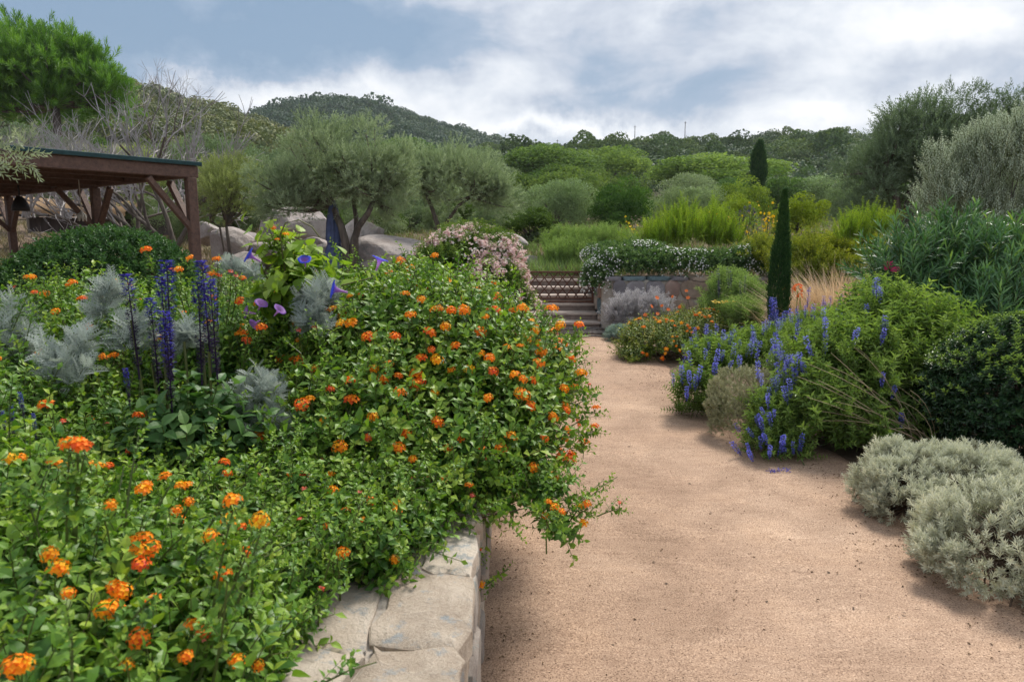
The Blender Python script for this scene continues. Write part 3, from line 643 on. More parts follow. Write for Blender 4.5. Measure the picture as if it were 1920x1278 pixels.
# ---------------------------------------------------------------- trees of the valley
def tree_proto(kind, seed, n, ls, mat, lob=.28, trunk=.05, hgt=1.0, flat=.8, aspect=.75, weep=0., clus=34, cr=.34, hole=.0):
    """crown about 1 m radius made of leafy clusters, standing on a short trunk; returns root Empty"""
    r = np.random.default_rng(seed); nz = Nz(2.0, seed)
    root = bpy.data.objects.new(kind, None); link(root)
    C = rdir(clus * 2, .2); C = C[C[:, 2] > -.8][:clus]; rad = .70 + .22 * nz(C) + r.normal(0, .08, len(C)); C = C * rad[:, None]; C[:, 2] *= flat
    S = Soup(); lf = leaf2(aspect, .3, .2, .5, 0)
    per = n // len(C)
    for c in C:
        d = rdir(per, .25); rr = cr * r.uniform(.7, 1.25); q = c + d * rr * (1 - .5 * rng.random((per, 1)) ** 1.5) * np.array((1, 1, .85))
        out = unit(c + d * .6 + np.array((0, 0, .2))); dd = unit(np.cross(out, rdir(per)) + out * .5 + np.array((0, 0, .45 - weep)))
        S.scatter((lf[0], lf[1], lf[2], lf[3]), q + np.array((0, 0, hgt)), frames(dd, out + rng.normal(0, .4, out.shape)), ls * rng.uniform(.6, 1.35, per), 0, np.clip(.5 + r.normal(0, .11) + rng.normal(0, .15, per), 0, 1))
    S.build('crown', [mat], root, kind='stuff')
    S = Soup(); tube(S, [(0, 0, -.2), (.03, .02, hgt * .45), (.0, 0, hgt * .9)], [trunk * 1.3, trunk, trunk * .6], 6)
    for c in C[::2]:
        e = c + np.array((0, 0, hgt)); m_ = np.array((c[0] * .35, c[1] * .35, hgt * .75 + c[2] * .3)); tube(S, [(0, 0, hgt * .4), m_, e], [trunk * .6, trunk * .4, trunk * .12], 4, cap=False)
    S.build('trunk', [OBARK], root); return root
TP = dict(round=tree_proto('broadleaf_tree', 11, 11000, .06, TREE, flat=.85), round2=tree_proto('broadleaf_tree', 12, 11000, .058, TREE, flat=.7, clus=32),
          olive=tree_proto('olive_tree', 13, 13000, .066, OLIVE, flat=.9, aspect=.3, clus=30), olive2=tree_proto('olive_tree', 14, 13000, .064, OLIVE, flat=.75, aspect=.3, clus=38, cr=.3),
          dense=tree_proto('evergreen_tree', 15, 12000, .056, TREE, flat=.95, clus=34, cr=.33))
def place(kind, u, v0, v1, wpx, Y, color, label, cat, group=None, sink=.1):
    b = at(u, v1, Y); z1 = at(u, v0, Y)[2]; rx = wpx / 2 / F * Y; g = float(gz(b[0], b[1])); zb = min(b[2], max(g, -9)) if Y < 50 else b[2]
    h = (z1 - zb) / 1.85
    return dict(kind=kind, loc=(b[0], Y, zb - sink), scl=(rx / .98, rx / .98, h), rz=random.uniform(0, 6.28), color=(*color, 1), label=label, cat=cat, group=group)
TL = [place('olive', 1040, 330, 452, 150, 30, (.95, 1.12, .85), 'round pale grey-green tree left of the dark green evergreen', 'tree'),
      place('dense', 1165, 340, 450, 118, 29, (.5, .75, .45), 'dense dark green evergreen between two pale grey-green trees', 'tree'),
      place('olive2', 1285, 342, 450, 150, 33, (1.0, 1.12, .86), 'pale grey-green tree right of the dark green evergreen', 'tree'),
      place('round', 1030, 270, 372, 210, 70, (.85, .98, .8), 'broad dark wood-edge tree above the round pale tree', 'tree'),
      place('round2', 1135, 268, 372, 170, 76, (1.1, 1.2, .95), 'mid-green broad tree on the slope above the dark evergreen', 'tree'),
      place('round2', 1330, 286, 372, 230, 66, (1.25, 1.35, 1.0), 'wide light-green tree left of the far cypress', 'tree'),
      place('olive2', 1500, 325, 430, 220, 48, (.92, 1.08, .85), 'broad grey-green tree behind the golden bush', 'tree'),
      place('olive', 1600, 340, 440, 130, 36, (.85, 1.0, .76), 'dull green tree right of the golden bush', 'tree'),
      place('dense', 1385, 340, 440, 120, 34, (1.1, 1.15, .5), 'yellow-green rounded tree standing left of the slim cypress top', 'tree'),
      place('dense', 1492, 366, 450, 110, 24, (1.35, 1.3, .35), 'golden-green bushy shrub right of the slim cypress', 'shrub'),
      place('dense', 1380, 366, 440, 90, 25, (1.3, 1.3, .4), 'low golden-green shrub left of the slim cypress', 'shrub'),
      place('olive', 925, 330, 440, 120, 38, (.75, .88, .72), 'grey-green tree close behind the pink flowering shrub', 'tree'),
      place('round', 745, 262, 360, 200, 85, (.75, .92, .8), 'dull green broad tree at the foot of the pointed hill', 'tree'),
      place('olive2', 870, 275, 370, 170, 62, (.85, .98, .85), 'silvery tree on the slope under the pointed hill', 'tree'),
      place('olive', 430, 245, 420, 190, 24, (.85, 1.0, .85), 'blue-grey olive tree left of the big olive tree', 'tree'),
      place('olive2', 330, 250, 430, 170, 26, (.95, 1.0, .75), 'grey olive tree behind the corner post of the pergola', 'tree'),
      place('olive', 230, 262, 440, 180, 22, (1.1, 1.12, .6), 'yellowish-green tree rising behind the pergola roof', 'tree'),
      place('olive2', 60, 220, 430, 200, 26, (.8, .92, .85), 'grey-green tree behind the left end of the pergola', 'tree'),
      place('round', 1700, 300, 420, 200, 55, (.7, .85, .7), 'dull green tree half hidden by the dark olive tree', 'tree'),
      place('olive2', 540, 270, 440, 150, 30, (.7, .84, .74), 'dark grey-green olive directly behind the big olive tree', 'tree'),
      place('olive', 740, 330, 450, 120, 28, (.72, .86, .72), 'dark grey-green olive in the gap right of the big olive tree', 'tree'),
      place('olive2', 960, 345, 452, 100, 34, (.8, .95, .75), 'low grey-green tree between the two pale round trees', 'tree')]
r3 = random.Random(8)
for k, u in enumerate(range(250, 1010, 44)):
    TL.append(place(('olive', 'olive2', 'round')[k % 3], u + r3.uniform(-12, 12), r3.uniform(345, 392), 452, r3.uniform(70, 120), r3.uniform(19, 27), ((.62, .74, .58), (.75, .85, .66), (.55, .66, .42))[k % 3],
        'grey-green bush in the shade of the olive grove behind the boulders', 'bush', 'bushes in the shade behind the boulders'))
r2 = random.Random(15); used = set()
def put(t):
    p = TP[t['kind']]
    if t['kind'] in used: o = copy_tree(p)
    else: o = p; used.add(t['kind'])
    o.location = tuple(float(q) for q in t['loc']); o.scale = tuple(float(q) for q in t['scl']); o.rotation_euler = (0, 0, t['rz']); tag(o, t['label'], t['cat'], t['group'])
    for c in o.children: c.color = t['color'] if 'crown' in c.name else (1, 1, 1, 1); c['itone'] = r2.gauss(0, .06)
    return o
for t in TL: put(t)
r2 = random.Random(5)
FG = [((.62, .8, .62), 'dark green tree in the wood that fills the valley below the hills', 'dark trees filling the valley'),
      ((.95, 1.05, .8), 'mid green tree in the wood that fills the valley below the hills', 'mid green trees filling the valley'),
      ((1.0, 1.1, .95), 'silvery olive tree in the wood that fills the valley below the hills', 'silvery trees filling the valley')]
for k in range(120):
    Y = r2.uniform(46, 112); u = r2.uniform(-250, 2250); i = r2.choice((0, 1, 1, 2)); c, lb, gp = FG[i]
    z0 = float(gz((u - CX) / F * Y, Y)); w = r2.uniform(2.2, 3.8); vt = r2.uniform(322, 362) if u > 1150 else r2.uniform(298, 350) if u > 500 else r2.uniform(262, 330); h = max(HC + slope(vt) * Y - z0 + .5, 1.6) / 1.85
    kd = r2.choice(('olive', 'olive2')) if i == 2 else r2.choice(('round', 'round2', 'dense')); q = r2.uniform(.85, 1.15)
    put(dict(kind=kd, loc=((u - CX) / F * Y, Y, z0 - .5), scl=(w, w, h), rz=r2.uniform(0, 6), color=(c[0] * q, c[1] * q, c[2] * q, 1), label=lb, cat='tree', group=gp))
# ---------------------------------------------------------------- grass and dry meadow on the terrace
def tufts(name, pts, h, n, mat, w=.012, lean=.35, kind='stuff', parent=None, curve=.5):
    S = Soup(); pts = np.repeat(pts, n, 0); pts = pts + np.concatenate([rng.normal(0, h * .22, (len(pts), 2)), np.zeros((len(pts), 1))], 1)
    d = unit(rng.normal(0, lean, pts.shape) * np.array((1, 1, .2)) + np.array((0, 0, 1)))
    b = blade(w / h, curve, .5)
    S.scatter(b, pts, frames(d, rng.normal(0, 1, d.shape) * np.array((1, 1, .1))), h * rng.uniform(.5, 1.25, len(pts)), .2)
    return S.build(name, [mat], parent, kind=kind)
n = 5200; yy = 13.9 + rng.random(n) ** 1.5 * 26; xx = (rng.random(n) - .5) * yy * 1.5
tufts('meadow_grass', np.stack([xx, yy, gz(xx, yy)], 1), .22, 9, DRY, .02)
n = 2600; yy = 13.9 + rng.random(n) * 22; xx = (rng.random(n) - .2) * yy * .9
tufts('meadow_grass', np.stack([xx, yy, gz(xx, yy)], 1), .26, 9, GRASS, .018)
# ================================================================== STONE WALLS AND STEPS
STONE = stonemat('granite_block', [(.12, .10, .085), (.26, .22, .19), (.37, .33, .29), (.48, .44, .39)], 7., .6, lichen=(.20, .24, .23))
CAPST = stonemat('cap_stone', [(.15, .11, .08), (.38, .305, .235), (.54, .455, .365), (.67, .59, .495)], 6., 1.0, lichen=(.27, .31, .33))
RSTONE = [stonemat('terrace_stone_tan', [(.19, .14, .105), (.36, .28, .22), (.48, .39, .32)], 5., .6), stonemat('terrace_stone_brown', [(.16, .10, .085), (.31, .215, .18), (.42, .32, .27)], 5., .6), stonemat('terrace_stone_blue', [(.07, .105, .115), (.13, .185, .20), (.22, .27, .28)], 5., .6), stonemat('terrace_stone_grey', [(.13, .12, .13), (.24, .22, .23), (.36, .34, .34)], 5., .6)]
MORT = groundmat('wall_mortar', [(.3, (.24, .20, .165)), (.5, (.40, .355, .305)), (.7, (.52, .475, .42))], sc=8, fine=80, bump=.6)
STEPM = stonemat('step_stone', [(.15, .115, .10), (.33, .26, .225), (.50, .42, .365)], 6., .6)
def slab(S, poly, z0, z1, inset=.012, tone=.5, rough=.006, R=None, c=None, seed=0):
    """irregular flat stone: outline poly (k,2) extruded z0..z1, rounded rim, uneven top"""
    poly = np.asarray(poly, float); k = len(poly); ce = poly.mean(0); nz = Nz(18, seed + 1); V = []
    rings = [(1.0, z0), (1.012, z0 + (z1 - z0) * .5), (1.0, z1 - inset), (1 - inset / max(np.ptp(poly[:, 0]), .05) * 1.6, z1 - inset * .25), (.62, z1), (.28, z1)]
    for (f, z) in rings:
        V += [(*(ce + (p - ce) * f), z) for p in poly]
    V.append((*ce, z1)); V = np.array(V); V += rough * np.stack([nz(V), nz(V + 5), nz(V + 9)], 1)
    Fc = [(0, i + 1, i) for i in range(1, k - 1)][:0]
    for r in range(len(rings) - 1):
        for i in range(k):
            a, b_ = r * k + i, r * k + (i + 1) % k; Fc += [(a, b_, b_ + k), (a, b_ + k, a + k)]
    t = len(V) - 1; o_ = (len(rings) - 1) * k
    for i in range(k): Fc.append((o_ + i, o_ + (i + 1) % k, t))
    if R is not None: V = V @ np.asarray(R).T
    if c is not None: V = V + np.asarray(c)
    S.add(V, Fc, tone, 0)
def blob_poly(w, h, k=12, sq=.35, jit=.07, r=None):
    r = r or random; P = []
    for i in range(k):
        a = 2 * PI * i / k + r.uniform(-.1, .1); cx_, sy_ = math.cos(a), math.sin(a)
        q = (abs(cx_) ** (2 / sq) + abs(sy_) ** (2 / sq)) ** (-sq / 2)
        P.append((w / 2 * cx_ * q * (1 + r.uniform(-jit, jit)), h / 2 * sy_ * q * (1 + r.uniform(-jit, jit))))
    return P
def stone_face(parent, p0, ux, width, height, zbase, mats, hmin=.13, hmax=.22, wmin=.16, wmax=.38, seed=1, proud=.03, nrm=None, name='stone'):
    """rows of rounded stones on a vertical face; p0 = lower start corner, ux = unit direction along the face"""
    r = random.Random(seed); loc = np.array(parent.location); ux = np.array(ux, float); nn = np.array(nrm, float)
    z = 0.0
    while z < height - .04:
        h = min(r.uniform(hmin, hmax), height - z);  h = height - z if height - z - h < hmin * .6 else h
        x = -r.uniform(0, .1)
        while x < width:
            w = r.uniform(wmin, wmax); xs, xe = max(x, 0), min(x + w, width)
            if xe - xs > .06:
                S = Soup(); R = np.stack([ux, np.array((0, 0, 1.)), nn], 1); 
                if np.linalg.det(R) < 0: R = np.stack([-ux, np.array((0, 0, 1.)), nn], 1)
                slab(S, blob_poly(xe - xs - .018, h - .016, 12, .3, .07, r), -.06, proud * r.uniform(.5, 1.3), .018, r.uniform(.2, .8), .006, R, None, r.randrange(999))
                pos = np.array(p0) + ux * (xs + xe) / 2 + np.array((0, 0, zbase + z + h / 2)); o = S.build(name, [mats[r.randrange(len(mats))]], parent, True, sharp=38); o.location = pos - loc
            x += w
        z += h
WT = .59     # height of the bed wall
w = thing('stone_wall', 'low pale stone wall holding the lantana bed along the path', 'wall', (-.3, 1.4, 0))
S = Soup(); box(S, (0 + .0, 4.55, WT / 2 - .175), .352, 12.6, WT + .318, None, .5, 0, .01); S.build('mortar_core', [MORT], w)
capr = random.Random(4); y = .05; row = 0
while y < 11.3:
    d = capr.uniform(.28, .52); sp_ = capr.uniform(-.14, .14); xs = [-.235, capr.uniform(-.06, .04), .195] if capr.random() < .75 or y < 2.4 else [-.235, .195]
    for x0, x1 in zip(xs[:-1], xs[1:]):
        g = .009; P = []
        for (a, b_) in ((x0 + g, y + g), (x1 - g, y + g + sp_ * .5), (x1 - g, y + d - g + sp_ * .5), (x0 + g, y + d - g)): P.append((a, b_))
        Q = []
        for i in range(4):
            a, b_ = np.array(P[i]), np.array(P[(i + 1) % 4])
            for t in (.06, .3, .55, .8, .94): Q.append(a + (b_ - a) * t + np.array((capr.uniform(-.016, .016), capr.uniform(-.016, .016))))
        S = Soup(); hz = WT + capr.uniform(-.014, .012); slab(S, Q, WT - .07, hz, .006, capr.uniform(.35, .8), .0045, seed=row); row += 1
        o = S.build('cap_stone', [CAPST], w, True, sharp=32); o.location = np.array((0, 0, 0)) + np.array((.0, -1.4 + .0, 0)) + np.array((0, 0, 0)); 
    y += d
stone_face(w, (-.135, .1, 0), (0, 1, 0), 11.2, WT - .06, 0.0, [STONE, STONE, CAPST], .14, .24, .18, .42, 3, .035, (1, 0, 0))
# terrace wall right of the steps, with its return along them
w = thing('retaining_wall', 'terrace retaining wall of brown and blue-grey stones right of the steps', 'wall', (2.0, 11.8, 0)); TZ = .86
S = Soup(); box(S, (2.05, .19, TZ / 2 - .1), 4.3, .30, TZ + .16, None, .5, 0, .02); box(S, (-.31, 1.04, TZ / 2 - .1), .30, 1.98, TZ + .158, None, .5, 0, .02); S.build('mortar_core', [MORT], w)
stone_face(w, (1.72, 11.84, 0), (1, 0, 0), 4.4, TZ - .02, 0, RSTONE, .2, .3, .22, .5, 8, .05, (0, -1, 0))
stone_face(w, (1.54, 11.95, 0), (0, 1, 0), 1.8, TZ - .02, 0, RSTONE, .2, .3, .22, .45, 9, .04, (-1, 0, 0))
cr_ = random.Random(3); x = 1.56
while x < 6.0:
    dx = cr_.uniform(.28, .5); S = Soup(); slab(S, blob_poly(dx - .012, .40, 14, .22, .03, cr_), 0, .065, .015, cr_.uniform(.3, .7), .006, seed=int(x * 100)); o = S.build('cap_stone', [RSTONE[cr_.randrange(4)]], w, True)
    o.location = (x + dx / 2 - 2.0, 12.0 - 11.8, TZ - .025); x += dx
st = thing('stone_steps', 'flight of worn brown stone steps rising behind the lattice gate', 'steps', (.7, 11.8, 0))
for i in range(6):
    S = Soup(); xx = 0.0; k = 0
    zt = .126 * (i + 1); y0 = .35 * i; r = random.Random(i)
    P = []; W2 = .80
    for (a, b_) in ((-W2, 0), (W2, 0), (W2, .42), (-W2, .42)): P.append(np.array((a, b_)))
    Q = []
    for j in range(4):
        for t in np.linspace(.02, .98, 9 if j % 2 == 0 else 3): Q.append(P[j] + (P[(j + 1) % 4] - P[j]) * t + np.array((0, r.uniform(-.008, .008))))
    slab(S, Q, -.06 if i == 0 else zt - .19, zt - .045, .006, .25, .004, seed=i); o = S.build('riser', [STEPM], st, True); o.location = (0, y0 + .015, 0)
    S = Soup(); slab(S, Q, zt - .043, zt, .01, .78, .004, seed=i + 20); o = S.build('tread', [STEPM], st, True); o.location = (0, y0 - .012, 0)
# rusty lattice gate standing across the third step
RUST = barkmat('gate_wood', (.065, .028, .018), (.16, .07, .045), scale=30)
gt = thing('lattice_gate', 'rust-brown diamond lattice gate standing across the stone steps', 'gate', (.72, 12.62, .38))
gw, gh = 1.50, .56
def gpart(name, a, b_, w_, h_):
    S = Soup(); beam(S, a, b_, w_, h_, .003, up=(0, 1, 0)); return S.build(name, [RUST], gt)
gpart('top_rail', (-gw / 2, 0, gh), (gw / 2, 0, gh), .03, .03); gpart('bottom_rail', (-gw / 2, 0, .02), (gw / 2, 0, .02), .035, .045); gpart('lower_rail', (-gw / 2, .0, .085), (gw / 2, 0, .085), .025, .02)
for sx in (-1, 1): gpart('gate_post', (sx * gw / 2, .0, -.03), (sx * gw / 2, 0, gh + .03), .04, .04)
pit = .165
for k in range(-5, 13):
    for sg, yo in ((1, -.018), (-1, .018)):
        x0 = -gw / 2 + k * pit; run = .36; xa, za, xb, zb = x0, .1, x0 + sg * run, gh - .015
        if sg < 0: xa, xb = x0 + .08, x0 + .08 - run
        lo, hi = -gw / 2 + .02, gw / 2 - .02
        t0, t1 = 0., 1.
        for lim, s_ in ((lo, 1), (hi, -1)):
            da, db = (xa - lim) * s_, (xb - lim) * s_
            if da < 0 and db < 0: t0 = 2; break
            if da < 0: t0 = max(t0, da / (da - db))
            if db < 0: t1 = min(t1, da / (da - db))
        if t1 - t0 > .08:
            A = np.array((xa, yo, za)); B = np.array((xb, yo, zb)); gpart('lattice_slat', A + (B - A) * t0, A + (B - A) * t1, .02, .02)
# canes at the foot of the steps
cn = thing('pile_of_canes', 'loose pile of long dark canes lying at the foot of the steps', 'canes', (1.25, 11.15, 0)); CANE = barkmat('cane', (.06, .052, .048), (.26, .23, .21), scale=20)
for k in range(9):
    S = Soup(); a = rng.normal(0, .05); yy = -.45 + k * .11; L_ = rng.uniform(.42, .6); z = .03 + .025 * (k % 2)
    tube(S, [(-L_, yy - a, z), (0, yy + rng.normal(0, .02), z + .02), (L_, yy + a, z)], [.02, .018, .012], 6); S.build('cane', [CANE], cn, True)
# ================================================================== BOULDERS
BOULD = stonemat('boulder_granite', [(.11, .08, .066), (.27, .225, .205), (.45, .40, .38), (.63, .585, .56)], 2.6, 1.0, lichen=(.17, .175, .18))
import bmesh
def boulder(u, v, w, h, Y, label, seed, flat=1.0, sub=4, dep=.8):
    c = at(u, v, Y); rx = w / 2 / F * Y; rz = h / 2 / F * Y; bm = bmesh.new(); bmesh.ops.create_icosphere(bm, subdivisions=sub, radius=1)
    P = np.array([q.co for q in bm.verts]); n1, n2, n3 = Nz(1.5, seed), Nz(4, seed + 1), Nz(14, seed + 2); r = np.random.default_rng(seed)
    for _ in range(12):          # split faces of granite
        d = unit(r.normal(0, 1, 3)); k = r.uniform(.5, .85); q = P @ d; P = P - np.maximum(q - k, 0)[:, None] * d * .96
    P = P * (1 + .08 * n1(P) + .035 * n2(P) + .016 * n3(P))[:, None]; P = P * np.array((rx, rx * dep, rz)) * 1.22
    Fc = np.array([[q.index for q in f_.verts] for f_ in bm.faces]); bm.free()
    S = Soup(); S.add(P, Fc, .5); o = S.build('boulder', [BOULD], None, False); g = float(gz(c[0], Y)); o.location = tuple(c); o['label'] = label; o['category'] = 'boulder'; o['group'] = 'granite boulders behind the flower bed'; return o
boulder(560, 432, 122, 90, 15.0, 'largest rounded granite boulder, left of the closed blue parasol', 2)
boulder(435, 475, 90, 80, 13.6, 'pale pinkish boulder right of the pergola corner post', 5)
boulder(510, 478, 100, 62, 13.8, 'low grey boulder at the foot of the largest boulder', 8)
boulder(672, 452, 90, 90, 14.4, 'upright tan boulder with a split face behind the olive trunk', 11)
boulder(742, 474, 150, 66, 13.4, 'long low grey boulder right of the olive trunk', 14)
boulder(612, 488, 60, 50, 13.0, 'small pale boulder just left of the closed parasol foot', 17)
boulder(955, 470, 62, 56, 16.0, 'boulder peeping out right of the pink flowering shrub', 20)
boulder(992, 492, 40, 22, 15.0, 'small bluish boulder in the grass above the lattice gate', 23)
boulder(395, 440, 60, 40, 17.0, 'half-hidden boulder just behind the pergola corner post', 26)
boulder(452, 500, 76, 46, 13.0, 'low pale boulder in front of the pale pinkish boulder', 33)
boulder(588, 474, 62, 48, 13.9, 'brown-faced boulder wedged between the largest boulder and the parasol', 37)
boulder(700, 500, 70, 40, 12.9, 'small brown boulder low beside the olive trunk', 41)
boulder(470, 452, 70, 40, 16.5, 'distant flat boulder behind the pale pinkish boulder', 29)
# ================================================================== PERGOLA
PW = barkmat('pergola_timber', (.075, .042, .032), (.17, .095, .068), scale=18, rough=.7, stretch=1)
SLATW = barkmat('roof_plank', (.16, .11, .06), (.32, .23, .135), scale=14, rough=.8, stretch=1)
FELT = plain('roof_felt', (.018, .055, .06), .85)
A0 = np.array((-4.76, 10.5)); e1 = unit(np.array((-1.54, -2.0))); e2 = unit(np.array((-2.44, 1.9))); e2 = unit(e2 - e1 * (e1 @ e2))
pg = thing('pergola', 'dark brown timber pergola with a flat planked roof and green edge', 'pergola', (A0[0], A0[1], 0))
def pl(a, b_, z): q = e1 * a + e2 * b_; return np.array((q[0], q[1], z))
ZT = 2.60; LA, LB = 4.6, 8.4
posts = [(0, 0), (0, 3.3), (0, 7.6), (4.4, 0), (4.4, 7.6)]
for (a, b_) in posts:
    q = pl(a, b_, 0); gq = float(gz(q[0] + A0[0], q[1] + A0[1])) - .1; S = Soup(); beam(S, q + np.array((0, 0, gq)), q + np.array((0, 0, ZT - .17)), .135, .135, .008, up=(*e1, 0)); S.build('post', [PW], pg)
    for (da, db) in ((1, 0), (0, 1), (0, -1)):
        ea, eb = a + da * .62, b_ + db * .62
        if ea > LA or eb < 0 or eb > LB: continue
        S = Soup(); beam(S, q + np.array((0, 0, ZT - .95)), pl(ea, eb, ZT - .2), .075, .09, .005, up=(*e1, 0) if db else (*e2, 0)); S.build('brace', [PW], pg)
for b_ in (0, ):
    S = Soup(); beam(S, pl(-.1, b_, ZT - .085), pl(LA, b_, ZT - .085), .11, .17, .008); S.build('front_beam', [PW], pg)
S = Soup(); beam(S, pl(0, .06, ZT - .084), pl(0, LB, ZT - .084), .10, .165, .008); S.build('side_beam', [PW], pg)
S = Soup(); beam(S, pl(4.4, .06, ZT - .084), pl(4.4, LB, ZT - .084), .10, .165, .008); S.build('side_beam', [PW], pg)
for k in range(1, 9):
    S = Soup(); b_ = k * LB / 8.2; beam(S, pl(.06, b_, ZT - .07), pl(4.34, b_, ZT - .07), .07, .14, .006); S.build('rafter', [PW], pg)
for k in range(24):
    S = Soup(); a = -.06 + (k + .5) * (LA + .1) / 24; beam(S, pl(a, -.06, ZT + .015), pl(a, LB, ZT + .015), (LA + .1) / 24 - .012, .026, .003); S.build('roof_plank', [SLATW], pg)
S = Soup(); beam(S, pl(LA / 2 - .03, -.10, ZT + .045), pl(LA / 2 - .03, LB + .03, ZT + .045), LA + .2, .03, .004); 
S.build('roof_felt', [FELT], pg)
S = Soup(); beam(S, pl(-.14, -.09, ZT + .032), pl(LA, -.09, ZT + .032), .03, .06, .006); S.build('roof_edge', [FELT], pg)
# hanging knotted cord under the roof
c = at(148, 345, 12.0); hg = thing('hanging_ornament', 'white knotted cord ornament hanging from the pergola roof', 'ornament', (c[0], c[1], c[2])); CORD = plain('white_cord', (.55, .53, .48), .9)
S = Soup(); tube(S, [(0, 0, .1), (.005, 0, -.25), (0, 0, -.5)], .008, 5); S.build('cord', [CORD], hg)
S = Soup()
for k in range(7): 
    a = k * .9; tube(S, [(0, 0, -.47), (.05 * math.cos(a), .05 * math.sin(a), -.52 - .02 * (k % 2)), (.07 * math.cos(a), .07 * math.sin(a), -.62)], [.02, .026, .008], 5)
S.build('tassel', [CORD], hg, True)
# lamp under the roof
c = at(38, 385, 13.0); lp = thing('hanging_lamp', 'dark broad-shaded lamp hanging under the left end of the pergola', 'lamp', tuple(c)); DKM = plain('dark_metal', (.02, .018, .018), .5)
S = Soup(); tube(S, [(0, 0, .15), (0, 0, .6)], .015, 6); S.build('rod', [DKM], lp)
S = Soup(); tube(S, [(0, 0, .16), (0, 0, .1), (0, 0, -.02), (0, 0, -.1)], [.05, .09, .14, .15], 16); S.build('shade', [DKM], lp, True)
# second shelter behind: tan awning, grey board
c = at(150, 392, 20.0); aw = thing('awning', 'tan fabric awning with a dark board below it, behind the pergola', 'awning', (c[0], c[1], 0)); TAN = plain('tan_fabric', (.36, .23, .12), .8, .1); DKB = barkmat('dark_board', (.05, .04, .038), (.11, .085, .08), 10)
S = Soup(); zc = c[2]; P = []
nx_ = 14
for i in range(nx_):
    t = i / (nx_ - 1); P += [(-3.4 + 5.0 * t, -.6, zc + .10 - .05 * math.sin(PI * t) - .2 * t), (-3.4 + 5.0 * t, .9, zc + .55 - .12 * math.sin(PI * t) - .25 * t), (-3.4 + 5.0 * t, -.6, zc - .12 - .1 * t)]
Fc = []
for i in range(nx_ - 1):
    a = 3 * i; Fc += [(a, a + 3, a + 4), (a, a + 4, a + 1), (a, a + 2, a + 5), (a, a + 5, a + 3)]
S.add(P, Fc); S.build('canopy', [TAN], aw, True)
S = Soup(); beam(S, (-1.6, .2, zc - .42), (2.4, .2, zc - .52), .06, .42, .01); S.build('board', [DKB], aw)
for x in (-3.3, 1.5):
    S = Soup(); tube(S, [(x, .0, float(gz(c[0] + x, 20)) - .1), (x, 0, zc + .1)], .05, 8); S.build('pole', [DKB], aw)
# ================================================================== CLOSED PARASOL
c = at(628, 492, 12.6); z0 = float(gz(c[0], 12.6)); zt = at(628, 380, 12.6)[2]
ps = thing('closed_parasol', 'closed dark blue parasol tied round its pole, left of the olive trunk', 'parasol', (c[0], 12.6, z0)); NAVY = plain('navy_canvas', (.085, .11, .22), .85, .3, 8)
H_ = zt - z0; S = Soup(); tube(S, [(0, 0, -.1), (0, 0, H_ + .1)], .022, 8); S.build('pole', [plain('pole_metal', (.25, .25, .25), .4)], ps)
S = Soup(); V = []; Fc = []; nn = 40; prof = [(H_ + .04, .035), (H_ * .95, .075), (H_ * .75, .115), (H_ * .55, .125), (H_ * .5, .10), (H_ * .47, .105), (H_ * .38, .15), (H_ * .2, .19), (H_ * .1, .2)]
for i, (z, r) in enumerate(prof):
    for j in range(nn):
        a = 2 * PI * j / nn; q = r * (1 + .22 * math.sin(a * 8 + .3 * i) * min(1, i / 3) + .05 * math.sin(3 * a + i)); V.append((q * math.cos(a), q * math.sin(a), z + .03 * math.sin(4 * a) * (i == len(prof) - 1)))
for i in range(len(prof) - 1):
    for j in range(nn):
        a, b_ = i * nn + j, i * nn + (j + 1) % nn; Fc += [(a, b_ + nn, b_), (a, a + nn, b_ + nn)]
S.add(V, Fc); S.build('canopy', [NAVY], ps, True)
S = Soup(); tube(S, [(.118 * math.cos(a), .118 * math.sin(a), H_ * .5) for a in np.linspace(0, 6.2, 20)], .012, 5); S.build('strap', [NAVY], ps, True)
